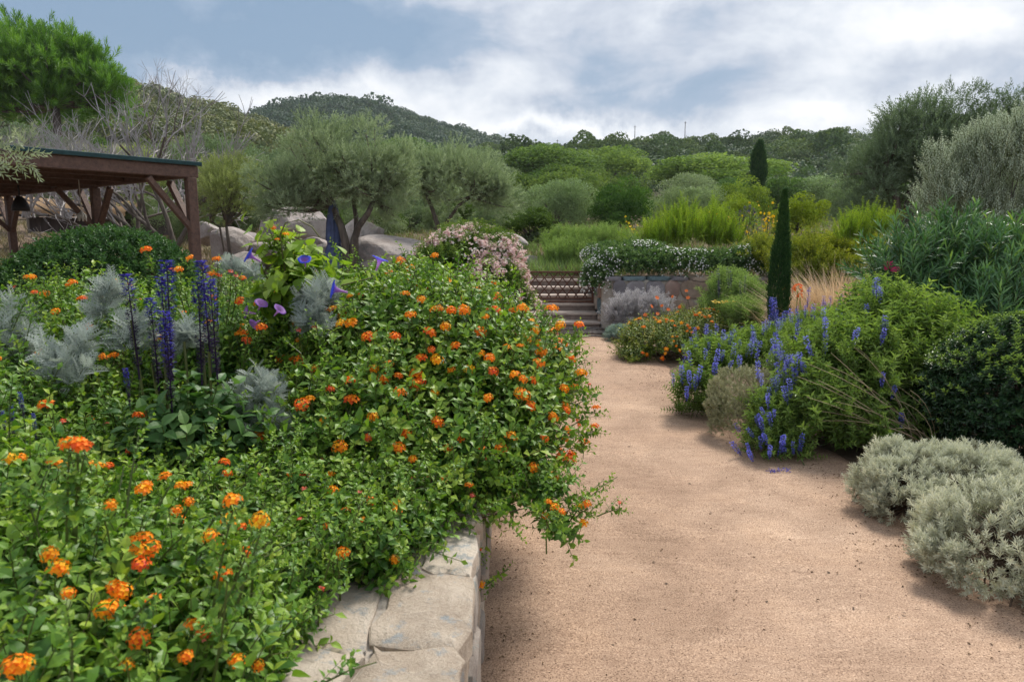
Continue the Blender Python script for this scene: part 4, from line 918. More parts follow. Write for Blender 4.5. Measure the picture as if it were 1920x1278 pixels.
# ================================================================== TREES OF THE GARDEN
OL = leaf2(.26, .2, .1, .5); NARROW = leaf(.2, 1, .2, .2, .45)
SP_OL = [sprig(OL, 6, 2, 1.0, .42, 48, .7, (.3, .75), 0, .15) for _ in range(3)]
def cluster_tree(name, label, cat, loc, trunks, ells, ncl, crad, per, tpls, scl, mats, bark, color=(1, 1, 1), seed=1, up=.5, group=None, jit=.13, r0=.07, hole=.2):
    root = thing(name, label, cat, loc, group or ('olive trees of the garden' if name == 'olive_tree' else None)); loc = np.array(loc, float); r = np.random.default_rng(seed)
    C, nr, dp = shell(ells, ncl, depth=.75, lump=.12, hole=0, seed=seed, under=-.7, ground=False)
    S = Soup(); n = ncl * per; k = r.integers(0, len(C), n); d = rdir(n, .2)
    cr_ = crad * r.uniform(.55, 1.3, len(C)); p = C[k] + d * (cr_[k] * rng.random(n) ** .45)[:, None]
    tn = (r.normal(0, .09, len(C)))[k]
    dd = unit(unit(p - C[k]) * .7 + nr[k] * .4 + np.array((0, 0, up)) + rng.normal(0, .3, d.shape)); g = rng.integers(0, len(tpls), n)
    for i, t in enumerate(tpls):
        m_ = g == i; S.scatter(t, p[m_], frames(dd[m_], None, rng.uniform(0, 6.28, m_.sum())), scl * rng.uniform(.7, 1.3, m_.sum()), jit, tn[m_])
    o = S.build('crown', mats, root, kind='stuff', origin=loc); o.color = (*color, 1)
    S = Soup(); tips = []
    for tr in trunks:
        P = np.array(tr[0], float); P[0, 2] = gz(P[0, 0], P[0, 1]) - .1; tube(S, P - loc, np.linspace(tr[1], tr[2], len(P)), 8); tips.append(P[-1])
    S.build('trunk', [bark], root, True)
    S = Soup(); tips = np.array(tips)
    for c in C[::2]:
        b_ = tips[np.argmin(np.linalg.norm(tips - c, axis=1))]; m_ = (b_ * .45 + c * .55) + np.array((0, 0, -.08)) * np.linalg.norm(c - b_) + r.normal(0, .06, 3) * np.linalg.norm(c - b_)
        t = np.linspace(0, 1, 6)[:, None]; P = (1 - t) ** 2 * b_ + 2 * t * (1 - t) * m_ + t ** 2 * c; tube(S, P - loc, np.linspace(r0 * .5, r0 * .1, 6), 5, cap=False)
    S.build('limbs', [bark], root, True); return root
def E(u, v, Y, wpx, hpx, dep=None):
    """ellipsoid seen at pixel u, v at depth Y with a size in pixels"""
    c = at(u, v, Y); rx = wpx / 2 / F * Y; rz = hpx / 2 / F * Y; return (c[0], Y, c[2], rx, dep if dep else rx, rz)
# big olive
Y = 12.4; b = at(652, 500, Y); tb = lambda u, v, dy=0: at(u, v, Y + dy)
cluster_tree('olive_tree', 'large grey-green olive tree with forked trunk beside the closed parasol', 'tree', (b[0], Y, gz(b[0], Y)),
    [([tb(652, 505), tb(648, 455), tb(640, 425), tb(622, 385, .2)], .085, .05), ([tb(657, 505, .05), tb(664, 450), tb(672, 425), tb(690, 400, -.2), tb(702, 372)], .075, .04), ([tb(664, 450), tb(668, 410, .3), tb(660, 360, .3)], .05, .035)],
    [E(640, 315, Y, 230, 150), E(560, 330, Y, 150, 120), E(600, 268, Y + .3, 110, 80), E(705, 320, Y, 130, 120), E(690, 255, Y, 80, 70), E(520, 350, Y - .3, 100, 90), E(735, 360, Y, 90, 90), E(650, 370, Y + .3, 170, 70), E(555, 385, Y - .2, 110, 60), E(500, 385, Y, 60, 60), E(725, 400, Y, 70, 50)],
    150, .22, 50, SP_OL, .135, [OLIVE, STEM], OBARK, (1.02, 1.1, 1.02), 3)
# olive to its right
Y2 = 15.0; b = at(826, 450, Y2); tb = lambda u, v, dy=0: at(u, v, Y2 + dy)
cluster_tree('olive_tree', 'smaller silvery olive tree with leaning stems behind the pink flowering shrub', 'tree', (b[0], Y2, gz(b[0], Y2)),
    [([tb(828, 455), tb(820, 420), tb(808, 385), tb(795, 355)], .06, .03), ([tb(828, 455), tb(838, 415), tb(860, 385), tb(885, 368)], .05, .025)],
    [E(850, 350, Y2, 170, 95), E(790, 340, Y2, 90, 110), E(900, 345, Y2, 110, 85), E(840, 315, Y2, 100, 50), E(930, 370, Y2, 60, 70)],
    90, .3, 50, SP_OL, .15, [OLIVE, TWIG], OBARK, (1.1, 1.18, 1.08), 4)
# small olive near the pergola post
Y3 = 12.8; b = at(432, 480, Y3); tb = lambda u, v, dy=0: at(u, v, Y3 + dy)
cluster_tree('young_tree', 'thin-stemmed young tree with yellowish leaves in front of the pinkish boulder', 'tree', (b[0], Y3, gz(b[0], Y3)),
    [([tb(438, 500), tb(428, 450), tb(424, 420)], .04, .025), ([tb(428, 450), tb(412, 425), tb(396, 415)], .022, .014)],
    [E(425, 375, Y3, 90, 90), E(450, 330, Y3 + .3, 80, 90), E(400, 340, Y3 + .5, 60, 80)], 40, .26, 50, SP_OL, .12, [OLIVE, TWIG], OBARK, (1.0, 1.02, .55), 5)
# dark olive at the right, silver shrub before it
Y4 = 16.0; b = at(1700, 420, Y4); tb = lambda u, v, dy=0: at(u, v, Y4 + dy)
cluster_tree('olive_tree', 'tall dark olive tree against the sky at the right edge', 'tree', (b[0], Y4, gz(b[0], Y4)),
    [([tb(1700, 440), tb(1705, 380), tb(1730, 320)], .14, .07), ([tb(1700, 440), tb(1680, 370), tb(1660, 320)], .1, .05), ([tb(1705, 380), tb(1780, 310), tb(1810, 250)], .07, .04)],
    [E(1700, 320, Y4, 210, 150), E(1655, 360, Y4, 130, 150), E(1740, 250, Y4, 170, 100), E(1800, 205, Y4, 70, 60), E(1725, 215, Y4, 60, 40), E(1880, 235, Y4, 130, 80), E(1640, 245, Y4, 28, 26), E(1690, 235, Y4, 60, 50), E(1830, 290, Y4, 220, 120)],
    170, .34, 52, SP_OL, .185, [OLIVE, TWIG], OBARK, (.55, .66, .60), 6, r0=.1)
SP_SIL = [sprig(leaf2(.3, .2, .15, .5), 9, 2, 1.0, .2, 55, .6, (.4, .85), .016, .12) for _ in range(3)]
SILV = leafmat('silver_shrub_leaf', [(0, (.24, .29, .21)), (.5, (.44, .50, .39)), (1, (.64, .70, .57))], rough=.65, trans=.2, tcol=(1, 1.05, .8))
Y5 = 9.4; c = at(1850, 470, Y5)
sh = thing('silver_shrub', 'tall silvery-leaved shrub between the oleander and the dark olive tree', 'shrub', (c[0], Y5, gz(c[0], Y5)))
es = [E(1880, 330, Y5, 210, 200), E(1790, 390, Y5, 160, 150), E(1750, 330, Y5, 60, 120), E(1830, 310, Y5, 90, 120), E(1910, 280, Y5, 130, 140), E(1960, 300, Y5, 160, 230), E(1900, 440, Y5, 300, 180)]
mass(sh, es, SP_SIL, 5200, .24, [SILV, STEM], out=.35, up=1.0, rnd=.25, depth=.5, lump=.12, hole=.3, ground=False); stems(sh, es, 40, .02, OBARK, (c[0], Y5, 0))
# stone pine on the left hill foot
Yp = 42.0; c = at(110, 330, Yp)
PN = sprig(leaf2(.13, .0, .05, .5), 4, 5, .7, .62, 40, .8, (.3, .85), 0, .0, .1, 30)
cluster_tree('pine_tree', 'big bright green pine tree on the left edge, above the pergola', 'tree', (c[0], Yp, gz(c[0], Yp)),
    [([at(110, 400, Yp), at(112, 300, Yp), at(105, 200, Yp)], .3, .2)],
    [E(70, 130, Yp, 200, 130), E(10, 120, Yp, 160, 120), E(-60, 150, Yp, 200, 160), E(150, 150, Yp, 110, 100), E(195, 185, Yp, 80, 100), E(100, 190, Yp + 1, 230, 90), E(30, 90, Yp, 60, 50), E(125, 100, Yp, 60, 40)],
    200, .85, 32, [PN], .62, [PINE, TWIG], OBARK, (1, 1, 1), 8, up=.8, r0=.25)
# leafless grey shrubs and bare trees
def bare(label, loc, dirs, gen, L0, r0, seed, name='bare_shrub', cat='shrub', spread=.45, up=.12, sub=3, group=None):
    r = np.random.default_rng(seed); loc = np.array(loc, float); root = thing(name, label, cat, loc, 'leafless grey shrubs above the pergola' if name == 'bare_shrub' else 'bare trees around the pergola'); S = Soup(); T = Soup(); cnt = [0]
    def grow(p, d, L, rad, g):
        if cnt[0] > 3000: return
        n = 4 if g < 3 else 2; P = [p]; q = d.copy()
        for i in range(n):
            q = unit((q + r.normal(0, .14, 3) + np.array((0, 0, up * .3)))[None])[0]; P.append(P[-1] + q * L / n)
        tube(S if g < 2 else T, np.array(P), np.linspace(rad, rad * .62, n + 1), 6 if g < 2 else 3, cap=False); cnt[0] += 1
        if g < gen:
            for k in range(sub + (g == 0)):
                i = r.integers(2, n + 1); dd = unit((q + r.normal(0, spread, 3) + np.array((0, 0, up)))[None])[0]; grow(P[i], dd, L * r.uniform(.58, .82), rad * .6, g + 1)
    for d in dirs: grow(np.array((r.normal(0, .08), r.normal(0, .08), -.1)), unit(np.array([d], float))[0], L0 * r.uniform(.85, 1.15), r0, 0)
    S.build('trunk', [OBARK if name == 'bare_tree' else BARE], root, True); T.build('twigs', [BARE], root, False, kind='stuff')
    return root
for u, v, Yb, L0, lb, sd in ((45, 330, 19, 1.3, 'leafless lilac-grey shrub above the left end of the pergola roof', 1), (120, 330, 18.5, 1.35, 'tallest leafless lilac-grey shrub above the middle of the pergola roof', 2), (190, 335, 19.5, 1.15, 'leafless lilac-grey shrub nearest to the yellowish-green tree', 3)):
    c = at(u, v, Yb); bare(lb, (c[0], Yb, c[2] - 1.0), [(r_ * .5, s_ * .5, 1) for r_, s_ in ((-1, 0), (-.5, .7), (0, -.5), (.6, .5), (1, -.2), (.2, .9), (-.7, -.6))], 4, L0 * .72, .032, sd, spread=.46, up=.16)
for u, v, Yb, dirs, L0, lb, sd in ((330, 455, 14.5, [(-.9, .1, .75), (-.5, .2, 1), (.15, .1, 1), (-1.2, 0, .7)], 1.5, 'bare grey tree with sprawling limbs seen through the pergola', 11), (260, 452, 15.5, [(-.8, 0, .8), (.1, .2, 1), (-1.1, .1, .6)], 1.4, 'bare leaning tree behind the middle pergola post', 12), (300, 300, 20, [(.1, 0, 1), (-.3, .2, 1)], 1.0, 'slender bare tree with fine twigs rising against the left hill', 13), (370, 460, 15, [(.2, 0, 1), (-.4, 0, 1)], 1.2, 'bare thin tree just right of the pergola corner post', 14)):
    c = at(u, v, Yb); bare(lb, (c[0], Yb, max(c[2] - .1, 0)), dirs, 4, L0, .055 if v > 400 else .03, sd, 'bare_tree', 'tree', .42, .15)
# ================================================================== CYPRESSES
CYS = sprig(leaf2(.3, .2, .0, .4), 3, 3, .8, .55, 25, .7, (.3, .75), 0, 0)
def cypress(label, u, v0, v1, wpx, Y, n, scl, seed, taper=1.9):
    b_ = at(u, v1, Y); zt_ = at(u, v0, Y)[2]; z0_ = b_[2]; h = zt_ - z0_; rr = wpx / 2 / F * Y; nz = Nz(3.5 / rr * .2, seed)
    root = thing('cypress', label, 'tree', (b_[0], Y, z0_), 'slim columnar cypresses'); t = rng.random(n) ** .85; a = rng.uniform(0, 6.28, n)
    pr = rr * np.minimum(1, (np.maximum(1 - t, 0) * taper)) ** .85 * np.minimum(1, .8 + t * 1.2); p = np.stack([np.cos(a) * pr, np.sin(a) * pr, t * h * .97 + .02], 1)
    p[:, :2] *= (1 + .42 * nz(p) - .4 * rng.random(n) ** 2 + .3 * (rng.random(n) > .93))[:, None]; d = unit(np.stack([np.cos(a) * .35, np.sin(a) * .35, 1 + 0 * a], 1) + rng.normal(0, .12, (n, 3)))
    S = Soup(); S.scatter(CYS, p, frames(d, None, rng.uniform(0, 6.28, n)), scl * rng.uniform(.7, 1.3, n), .16, .12 * nz(p * 2)); S.build('foliage', [CYPR, TWIG], root, kind='stuff')
    S = Soup(); tube(S, [(0, 0, -.3), (0, 0, h * .5), (0, 0, h * .9)], [rr * .28, rr * .2, .01], 6); S.build('trunk', [OBARK], root, True)
cypress('slim dark green cypress standing in the flower bed right of the retaining wall', 1456, 358, 628, 25, 7.6, 6000, .05, 1, 2.3)
cypress('distant dark columnar cypress rising above the golden-green shrubs', 1420, 268, 372, 17, 42, 2600, .24, 2, 5.)
# ================================================================== HEDGES AND CUSHIONS
BX = [sprig(leaf2(.55, .35, .2, .45), 4, 2, .8, .5, 62, .8, (.25, .7), 0, 0) for _ in range(2)]
BXN = [sprig(leaf2(.55, .3, .25, .42), 4, 2, .7, .5, 62, .8, (.2, .62), .02, 0) for _ in range(2)]
c = at(200, 520, 6.2); hd = thing('clipped_shrub', 'broad dome of clipped glossy shrub in front of the pergola', 'shrub', (c[0], 6.2, gz(c[0], 6.2)))
eh = [E(205, 545, 6.2, 330, 230, .8), E(110, 560, 6.1, 180, 190, .7)]
mass(hd, eh, BX, 5600, .085, [BOX_, STEM], out=1, up=.35, rnd=.6, depth=.18, lump=.05, hole=.25, under=-.5); stems(hd, eh, 25, .02, TWIG, (c[0], 6.2, 0))
c = at(1925, 800, 4.65); hb = thing('clipped_shrub', 'dark clipped ball shrub with lime new growth at the right edge', 'shrub', (c[0], 4.65, 0))
eb = [(3.56, 4.55, .46, .70, .66, .56)]
mass(hb, eb, BXN, 5200, .08, [BOXD, STEM], out=1, up=.3, rnd=.5, depth=.16, lump=.04, hole=.25, under=-.75)
S = Soup(); p, nr, dp = shell([(*eb[0][:3], *[q * 1.03 for q in eb[0][3:]])], 900, .02, .03, under=.35); p = np.concatenate([p, shell(eb, 140, .0, .03, under=-.3)[0]]); 
S.scatter((BXN[0][0], BXN[0][1], np.clip(BXN[0][2] + .45, 0, 1), BXN[0][3]), p, frames(unit(p - np.array(eb[0][:3]) + np.array((0, 0, .5))), None, rng.uniform(0, 6, len(p))), .06, .08); S.build('new_shoots', [BOXD, STEM], hb, kind='stuff', origin=np.array(hb.location))
stems(hb, eb, 25, .014, TWIG, (3.5, 4.65, 0))
TUFT = [sprig(leaf2(.2, .2, .1, .5), 6, 3, .8, .5, 50, .75, (.2, .9), 0, .1, .25, 50) for _ in range(3)]
def cushion(label, ells, n, scl, mat, base, seed, name='curry_plant', jit=.12, st=260):
    root = thing(name, label, 'plant', (base[0], base[1], 0), 'silvery cushion plants along the path' if name == 'curry_plant' else None)
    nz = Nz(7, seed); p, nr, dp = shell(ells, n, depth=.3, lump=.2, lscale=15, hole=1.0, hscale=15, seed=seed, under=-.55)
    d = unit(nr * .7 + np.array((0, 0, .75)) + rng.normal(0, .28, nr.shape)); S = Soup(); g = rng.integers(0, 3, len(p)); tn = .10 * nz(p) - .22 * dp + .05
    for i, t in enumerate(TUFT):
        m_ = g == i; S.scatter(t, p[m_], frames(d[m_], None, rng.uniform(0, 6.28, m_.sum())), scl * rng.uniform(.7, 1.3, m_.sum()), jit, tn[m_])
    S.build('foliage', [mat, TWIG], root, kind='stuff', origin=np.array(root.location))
    if st: stems(root, ells, st, .006, TWIG, (base[0], base[1], 0), spread=.45, reach=.9, sides=3)
    return root
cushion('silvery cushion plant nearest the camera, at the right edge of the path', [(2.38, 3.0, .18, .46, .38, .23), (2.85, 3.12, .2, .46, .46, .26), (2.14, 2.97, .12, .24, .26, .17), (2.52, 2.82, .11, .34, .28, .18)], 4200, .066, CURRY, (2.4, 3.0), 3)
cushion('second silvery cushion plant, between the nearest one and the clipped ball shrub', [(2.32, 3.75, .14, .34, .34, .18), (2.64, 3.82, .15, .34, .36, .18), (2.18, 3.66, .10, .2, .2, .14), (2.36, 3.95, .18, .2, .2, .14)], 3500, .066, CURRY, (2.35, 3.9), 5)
cushion('small olive-grey bush at the path edge among the blue flower spikes', [(1.86, 5.35, .22, .30, .28, .32), (1.98, 5.25, .16, .26, .25, .26)], 2600, .045, LAVL, (1.9, 5.3), 7, 'cotton_lavender', st=0)
# ================================================================== OLEANDER, GRASSES
OLF = leaf(.14, 1, .25, .18, .45)
SP_OLE = [sprig(OLF, 9, 3, 1.0, .40, 46, .75, (.15, .8), .013, .12, .15, 60, 9) for _ in range(3)]
Y6 = 6.9; c = at(1790, 560, Y6); ol = thing('oleander', 'large oleander bush with long narrow leaves and a pink flower, beside the cypress', 'shrub', (c[0], Y6, 0))
eo = [E(1700, 540, Y6, 150, 200), E(1790, 510, Y6 + .2, 170, 170), E(1880, 545, Y6 - .2, 210, 200), E(1960, 530, Y6, 240, 250), E(1700, 600, Y6 - .2, 130, 160), E(1840, 610, Y6 - .5, 260, 170), E(1750, 480, Y6 + .2, 90, 100), E(1655, 530, Y6 + .3, 80, 110)]
mass(ol, eo, SP_OLE, 950, .36, [OLEA, STEM], out=.75, up=.85, rnd=.2, depth=.7, lump=.08, hole=.2, under=-.6, jit=.1); stems(ol, eo, 45, .016, OBARK, (c[0], Y6, 0), spread=1.2)
p, nr, dp = shell(eo, 2000, .02, .04, under=-.1); k = (p[:, 1] < Y6 + .1); p, nr = p[k][:260], nr[k][:260]
LV = []
for tn in (.35, .55, .75, .9):
    S = Soup(); l_ = leaf(.14, 3, .25, .2, .45, tn); S.add(*l_); LV.append(S.mesh('leaf', [OLEA]))
R = frames(unit(nr * .7 + np.array((0, 0, .7)) + rng.normal(0, .45, p.shape)), None, rng.normal(0, .6, len(p)))
for i in range(len(p)): inst('leaf', LV[i % 4], ol, p[i] - np.array(ol.location), R[i], rng.uniform(.12, .18))['itone'] = rng.normal(0, .1)
S = Soup(); fl = floret(5, 1, .3, .5, .6); d = rdir(6, 1); S.scatter(fl, d * .022, zframes(d + np.array((0, -1., 0))), .03, .25); PK = S.mesh('flower', [MAGE])
for (u, v) in ((1667, 497), (1680, 507), (1664, 504)):
    h_ = hit(u, v, eo, 1.06); q = h_[0] if h_ else at(u, v, 6.2); inst('flower', PK, ol, q - np.array(ol.location), None, 1.0 if u > 1665 else .7)
def grass_clump(label, base, h, n, mat, lean, w=.006, name='grass_clump', lm=(0, 0, 0), rad=.12):
    root = thing(name, label, 'grass', base); S = Soup(); p = np.concatenate([rng.normal(0, rad, (n, 2)), np.zeros((n, 1))], 1); d = unit(rng.normal(0, lean, (n, 3)) * np.array((1, 1, .1)) + np.array((0, 0, 1)) + np.array(lm))
    for q, dd in ((0, .35), (1, .7)):
        b_ = leaf(w / h, 3, .1, dd, .5); mk = rng.random(n) < .5
        S.scatter(b_, p[mk], frames(d[mk], unit(rng.normal(0, .4, (mk.sum(), 3)) + np.array((0, 0, 1.)))), h * rng.uniform(.55, 1.15, mk.sum()), .22)
    S.build('blades', [mat], root, kind='stuff'); return root
grass_clump('golden straw-coloured feather grass leaning between cypress and oleander', (at(1590, 600, 8.3)[0], 8.3, 0), 1.1, 4200, STRAW, .17, .007, lm=(-.2, -.08, 0), rad=.17)
grass_clump('second straw-coloured grass tuft, lower and left of the feather grass', (at(1530, 610, 8.0)[0], 8.0, 0), .9, 1500, STRAW, .35, .004, rad=.16)
# ================================================================== BLUE SAGES ON THE RIGHT
SPM = [sprig(leaf2(.34, .25, .3, .42), 6, 3, 1.0, .34, 58, .55, (.3, .85), .012, .08, .2, 60) for _ in range(3)]
MS = [flower_spike(.15, .017, 95, MEALB, (.45, 1), (.05, .5), .8, .013) for _ in range(4)]
def spikes(root, meshes, pts, nrm, s=1.0, lean=.15, name='flower_spike'):
    loc = np.array(root.location)
    for p, n_ in zip(pts, nrm):
        d = unit((np.array((0, 0, 1.)) + np.array(n_) * lean + rng.normal(0, .1, 3))[None]); Rf = frames(d, rng.normal(0, 1, (1, 3)))[0]; Rz = np.stack([Rf[:, 0], -Rf[:, 2], Rf[:, 1]], 1)
        inst(name, meshes[rng.integers(0, len(meshes))], root, p - loc, Rz, s * rng.uniform(.75, 1.25))
def sage(label, ells, n, scl, base, px, Yref, extra=0, mats=(MEAL, STEM), name='blue_sage', tp=SPM, stemn=50, sscale=1.0, lean=.3):
    root = thing(name, label, 'plant', (base[0], base[1], 0), 'blue-flowered sages in the right bed'); mass(root, ells, tp, n, scl, list(mats), out=.45, up=.95, rnd=.3, depth=.55, lump=.24, lscale=4.5, hole=.6, hscale=6, under=-.45); stems(root, ells, stemn, .005, STEM, base, spread=.5, reach=.8)
    shoots(root, ells, int(n * .05) + 6, .16, tp, scl * .62, list(mats), under=0)
    pts, nn = [], []
    for (u, v) in px:
        h_ = hit(u, v, ells, 1.08); q = h_[0] if h_ else at(u, v, Yref); pts.append(q - np.array((0, .03, .05))); nn.append(h_[1] if h_ else (0, 0, 1))
    if extra:
        p, nr, dp = shell(ells, extra, .0, .1, under=.0); pts += list(p + nr * .04); nn += list(nr)
    spikes(root, MS, pts, nn, sscale, lean); return root
es1 = [E(1590, 720, 5.3, 250, 220, .5), E(1530, 790, 5.0, 170, 170, .4), E(1650, 640, 5.7, 190, 170, .5), E(1730, 720, 5.4, 170, 260, .5), E(1600, 830, 4.9, 180, 110, .4), E(1690, 820, 5.0, 170, 130, .4)]
sage('large bushy green sage with blue spikes in the middle of the right bed', es1, 1750, .25, (2.5, 5.3, 0), [(1467, 690), (1478, 700), (1492, 695), (1500, 688), (1470, 712), (1483, 682), (1450, 730), (1440, 745), (1438, 760), (1455, 735), (1475, 745), (1648, 635), (1655, 625), (1595, 640), (1623, 590), (1640, 545), (1646, 560), (1634, 540), (1650, 622), (1420, 700), (1425, 715), (1465, 700), (1488, 710), (1495, 685), (1508, 700), (1475, 675), (1460, 668), (1520, 660), (1545, 650), (1480, 735), (1445, 775)], 5.0, 22)
es2 = [E(1440, 668, 6.6, 180, 90, .5), E(1370, 685, 6.4, 150, 80, .4), E(1540, 655, 6.6, 170, 90, .5), E(1610, 625, 6.9, 120, 80, .4), E(1335, 690, 6.2, 90, 70, .3)]
sage('blue-flowered sage spreading in front of the cypress', es2, 1900, .18, (2.6, 6.6, 0), [(1448, 590), (1450, 600), (1440, 605), (1462, 610), (1345, 660), (1340, 680), (1322, 672), (1360, 645), (1385, 650), (1410, 630), (1430, 625), (1500, 620), (1492, 640), (1495, 600), (1525, 590), (1545, 585), (1560, 600), (1575, 610), (1570, 595), (1585, 625), (1540, 570), (1512, 565), (1590, 580), (1620, 575), (1478, 640), (1500, 655), (1398, 660), (1370, 670), (1362, 690), (1330, 655), (1285, 690), (1295, 680), (1444, 580), (1452, 586), (1436, 612), (1456, 616), (1508, 585), (1530, 608), (1552, 572), (1566, 622), (1605, 602), (1416, 645), (1378, 632), (1352, 668), (1337, 702), (1536, 630), (1580, 585)], 6.2, 110)
es3 = [E(1300, 740, 5.9, 80, 90, .16), E(1325, 775, 5.8, 50, 60, .14), E(1290, 772, 5.85, 50, 46, .12)]
sage('small leafy sage with dark blue spikes leaning over the path', es3, 190, .15, (1.58, 5.85, 0), [(1278, 710), (1294, 716), (1308, 708), (1302, 722), (1262, 714), (1286, 740)], 5.85, 0, stemn=5)
es4 = [E(1445, 815, 4.9, 90, 80, .2), E(1425, 845, 4.8, 70, 60, .18), E(1480, 845, 4.8, 80, 50, .2), E(1440, 770, 5.0, 60, 60, .2)]
sage('low sprawling blue sage on the sand right of the olive-grey bush', es4, 330, .14, (1.85, 4.85, 0), [(1395, 805), (1405, 835), (1415, 810), (1420, 790), (1430, 800), (1437, 820), (1445, 790), (1425, 830), (1440, 845), (1455, 840), (1460, 825), (1410, 850), (1470, 840), (1485, 838), (1495, 835), (1390, 840), (1430, 780), (1450, 770), (1440, 755), (1434, 770)], 4.8, 16, sscale=.8, lean=.9, stemn=14)
dsm = thing('dry_stems', 'sheaf of long dry tan stems arching through the big green sage', 'stems', (3.0, 4.75, 0)); S = Soup(); TANS = barkmat('dry_stem', (.22, .17, .10), (.42, .34, .22), 14)
for k in range(26):
    a = at(1735 + rng.normal(0, 22), 850 + rng.normal(0, 10), 4.75 + rng.normal(0, .1)); b_ = at(1520 + rng.uniform(-30, 190), 640 + rng.uniform(-10, 170), 4.75 + rng.uniform(-.25, .25)); m_ = (a + b_) / 2 + np.array((0, -.1, .12)) + rng.normal(0, .05, 3); t = np.linspace(0, 1, 7)[:, None]; P = (1 - t) ** 2 * a + 2 * t * (1 - t) * m_ + t ** 2 * b_
    tube(S, P - np.array(dsm.location), np.linspace(.0034, .0016, 7), 4, cap=False)
S.build('stems', [TANS], dsm, kind='stuff')
# fallen flower below the sage, fallen flower
fs = thing('fallen_flower', 'fallen blue flower spike lying on the sand below the sage', 'flower', tuple(np.array((0, 0, HC)) + np.array(px_dir(1455, 882)) * (-(HC - .025) / px_dir(1455, 882)[2])))
o = inst('petals', MS[0], fs, (-.07, 0, 0), np.array([(0, 0, 1.), (0, 1, 0), (-1, 0, 0)]), 1.1)
# ================================================================== LOW ORANGE BED BY THE WALL
LLF = leaf(.62, 1, .28, .3, .38); LLN = leaf(.62, 2, .28, .3, .38)
SPN = [sprig(LLN, 5, 2, 1.0, .34, 64, .55, (.2, .85), .014, .12, .12, 90, 14) for _ in range(5)]
SPL = [sprig(LLF, 5, 2, 1.0, .34, 64, .55, (.2, .85), .014, .12, .12, 90, 14) for _ in range(5)]
HEADS = dict(o=[lantana_head(.36, .28) for _ in range(3)], y=[lantana_head(.15, .2, 18) for _ in range(2)], r=[lantana_head(.55, .3) for _ in range(2)], p=[lantana_head(.92, .15, 9, .009) for _ in range(2)])
def heads(root, pts, nrm, kinds='ooooyrr', s=1.0, mind=0.0):
    loc = np.array(root.location)
    for p, n_ in zip(pts, nrm):
        k = random.choice(kinds); me = random.choice(HEADS[k]); it_ = random.gauss(0, .09); R = zframes((np.array(n_) * .6 + np.array((0, -.15, .75)) + rng.normal(0, .25, 3))[None])[0]
        inst('flower_head', me, root, np.array(p) - loc, R, s * rng.uniform(.7, 1.25))['itone'] = it_
def lantana(label, ells, n, scl, base, px=(), extra=0, kinds='ooooyrr', Yref=3, stemn=60, hs=1.0, depth=.45, tp=None, mat=None, name='lantana', under=-.3, exup=-.05, lump=.1, hole=.42, sink=0, exfilter=None, rnd=.42):
    root = thing(name, label, 'shrub', (base[0], base[1], gz(base[0], base[1])), 'orange-flowered lantana bushes')
    mass(root, ells, tp or SPL, n, scl, [mat or LANT, STEM], out=.5, up=.7, rnd=rnd, depth=depth, lump=lump, lscale=7, hole=hole, hscale=10, under=under, jit=.13); stems(root, ells, stemn, .006, TWIG, base, spread=1.2, sides=4)
    pts, nn, miss = [], [], []; T_ = tp or SPL; M_ = [mat or LANT, STEM]
    for (u, v) in px:
        h_ = hit(u, v, ells, 1.08); q = h_[0] + np.array((0, 0, .018))  if h_ else at(u, v, Yref); pts.append(q); nn.append(h_[1] if h_ else (0, -.3, 1)); miss.append(q) if h_ is None else 0
    if extra:
        p, nr, dp = shell(ells, extra * 4, .0, .12, lscale=7, under=exup); p = p + nr * .045
        k = np.ones(len(p), bool) if exfilter is None else exfilter(p); pts += list(p[k][:extra]); nn += list(nr[k][:extra])
    if miss: shoots(root, ells, 0, 0, T_, scl * .6, M_, pts=[q - np.array((0, 0, .02)) for q in miss], k=6, name='flowering_shoots')
    shoots(root, ells, int(n * .035) + 8, .17, T_, scl * .62, M_, under=-.2, droop=.5)
    heads(root, pts, nn, kinds, hs * 1.15); return root
el = [E(1230, 645, 9.0, 150, 80, .55), E(1310, 635, 9.2, 160, 100, .6), E(1390, 640, 8.9, 110, 90, .5), E(1190, 665, 8.8, 80, 45, .4)]
lantana('low orange-flowered lantana at the foot of the retaining wall, by the path', el, 2300, .15, (2.2, 9.0, 0), (), 130, 'ooory', 9, mat=leafmat('lantana_dry_leaf', [(0, (.045, .10, .018)), (.45, (.12, .19, .03)), (.8, (.24, .28, .045)), (1, (.36, .30, .07))], trans=.3), hs=1.25, exup=-.3)
# orange cosmos above it on thin stalks
cs = thing('orange_cosmos', 'tall thin-stalked orange flowers in front of the retaining wall', 'flowers', (2.4, 9.9, 0)); S = Soup(); S.add(*floret(8, .028, .1, .5, .75)); c0 = floret(6, .009, .5, 0, .9); CSF = S.mesh('flower', [CORAL])
ST = Soup()
for (u, v) in ((1232, 558), (1261, 556), (1287, 545), (1290, 558), (1222, 574), (1241, 573), (1253, 580), (1233, 588), (1251, 593), (1287, 600), (1301, 585), (1330, 578), (1365, 586), (1180, 603), (1181, 615), (1265, 620), (1210, 590), (1338, 592), (1312, 612), (1275, 575), (1366, 575), (1345, 600)):
    Yq = 9.6 + rng.uniform(-.4, .5); q = at(u, v, Yq); inst('flower', CSF, cs, q - np.array(cs.location), zframes(np.array([(rng.normal(0, .4), -.8, .7)]))[0], rng.uniform(.8, 1.25))
    bq = np.array((q[0] + rng.normal(0, .12), Yq + rng.normal(0, .15), 0)); tube(ST, [bq - np.array(cs.location), (bq + q) / 2 + rng.normal(0, .03, 3) - np.array(cs.location), q - np.array(cs.location)], .004, 3, .6, 0, cap=False)
ST.build('stalks', [STEM], cs, kind='stuff')
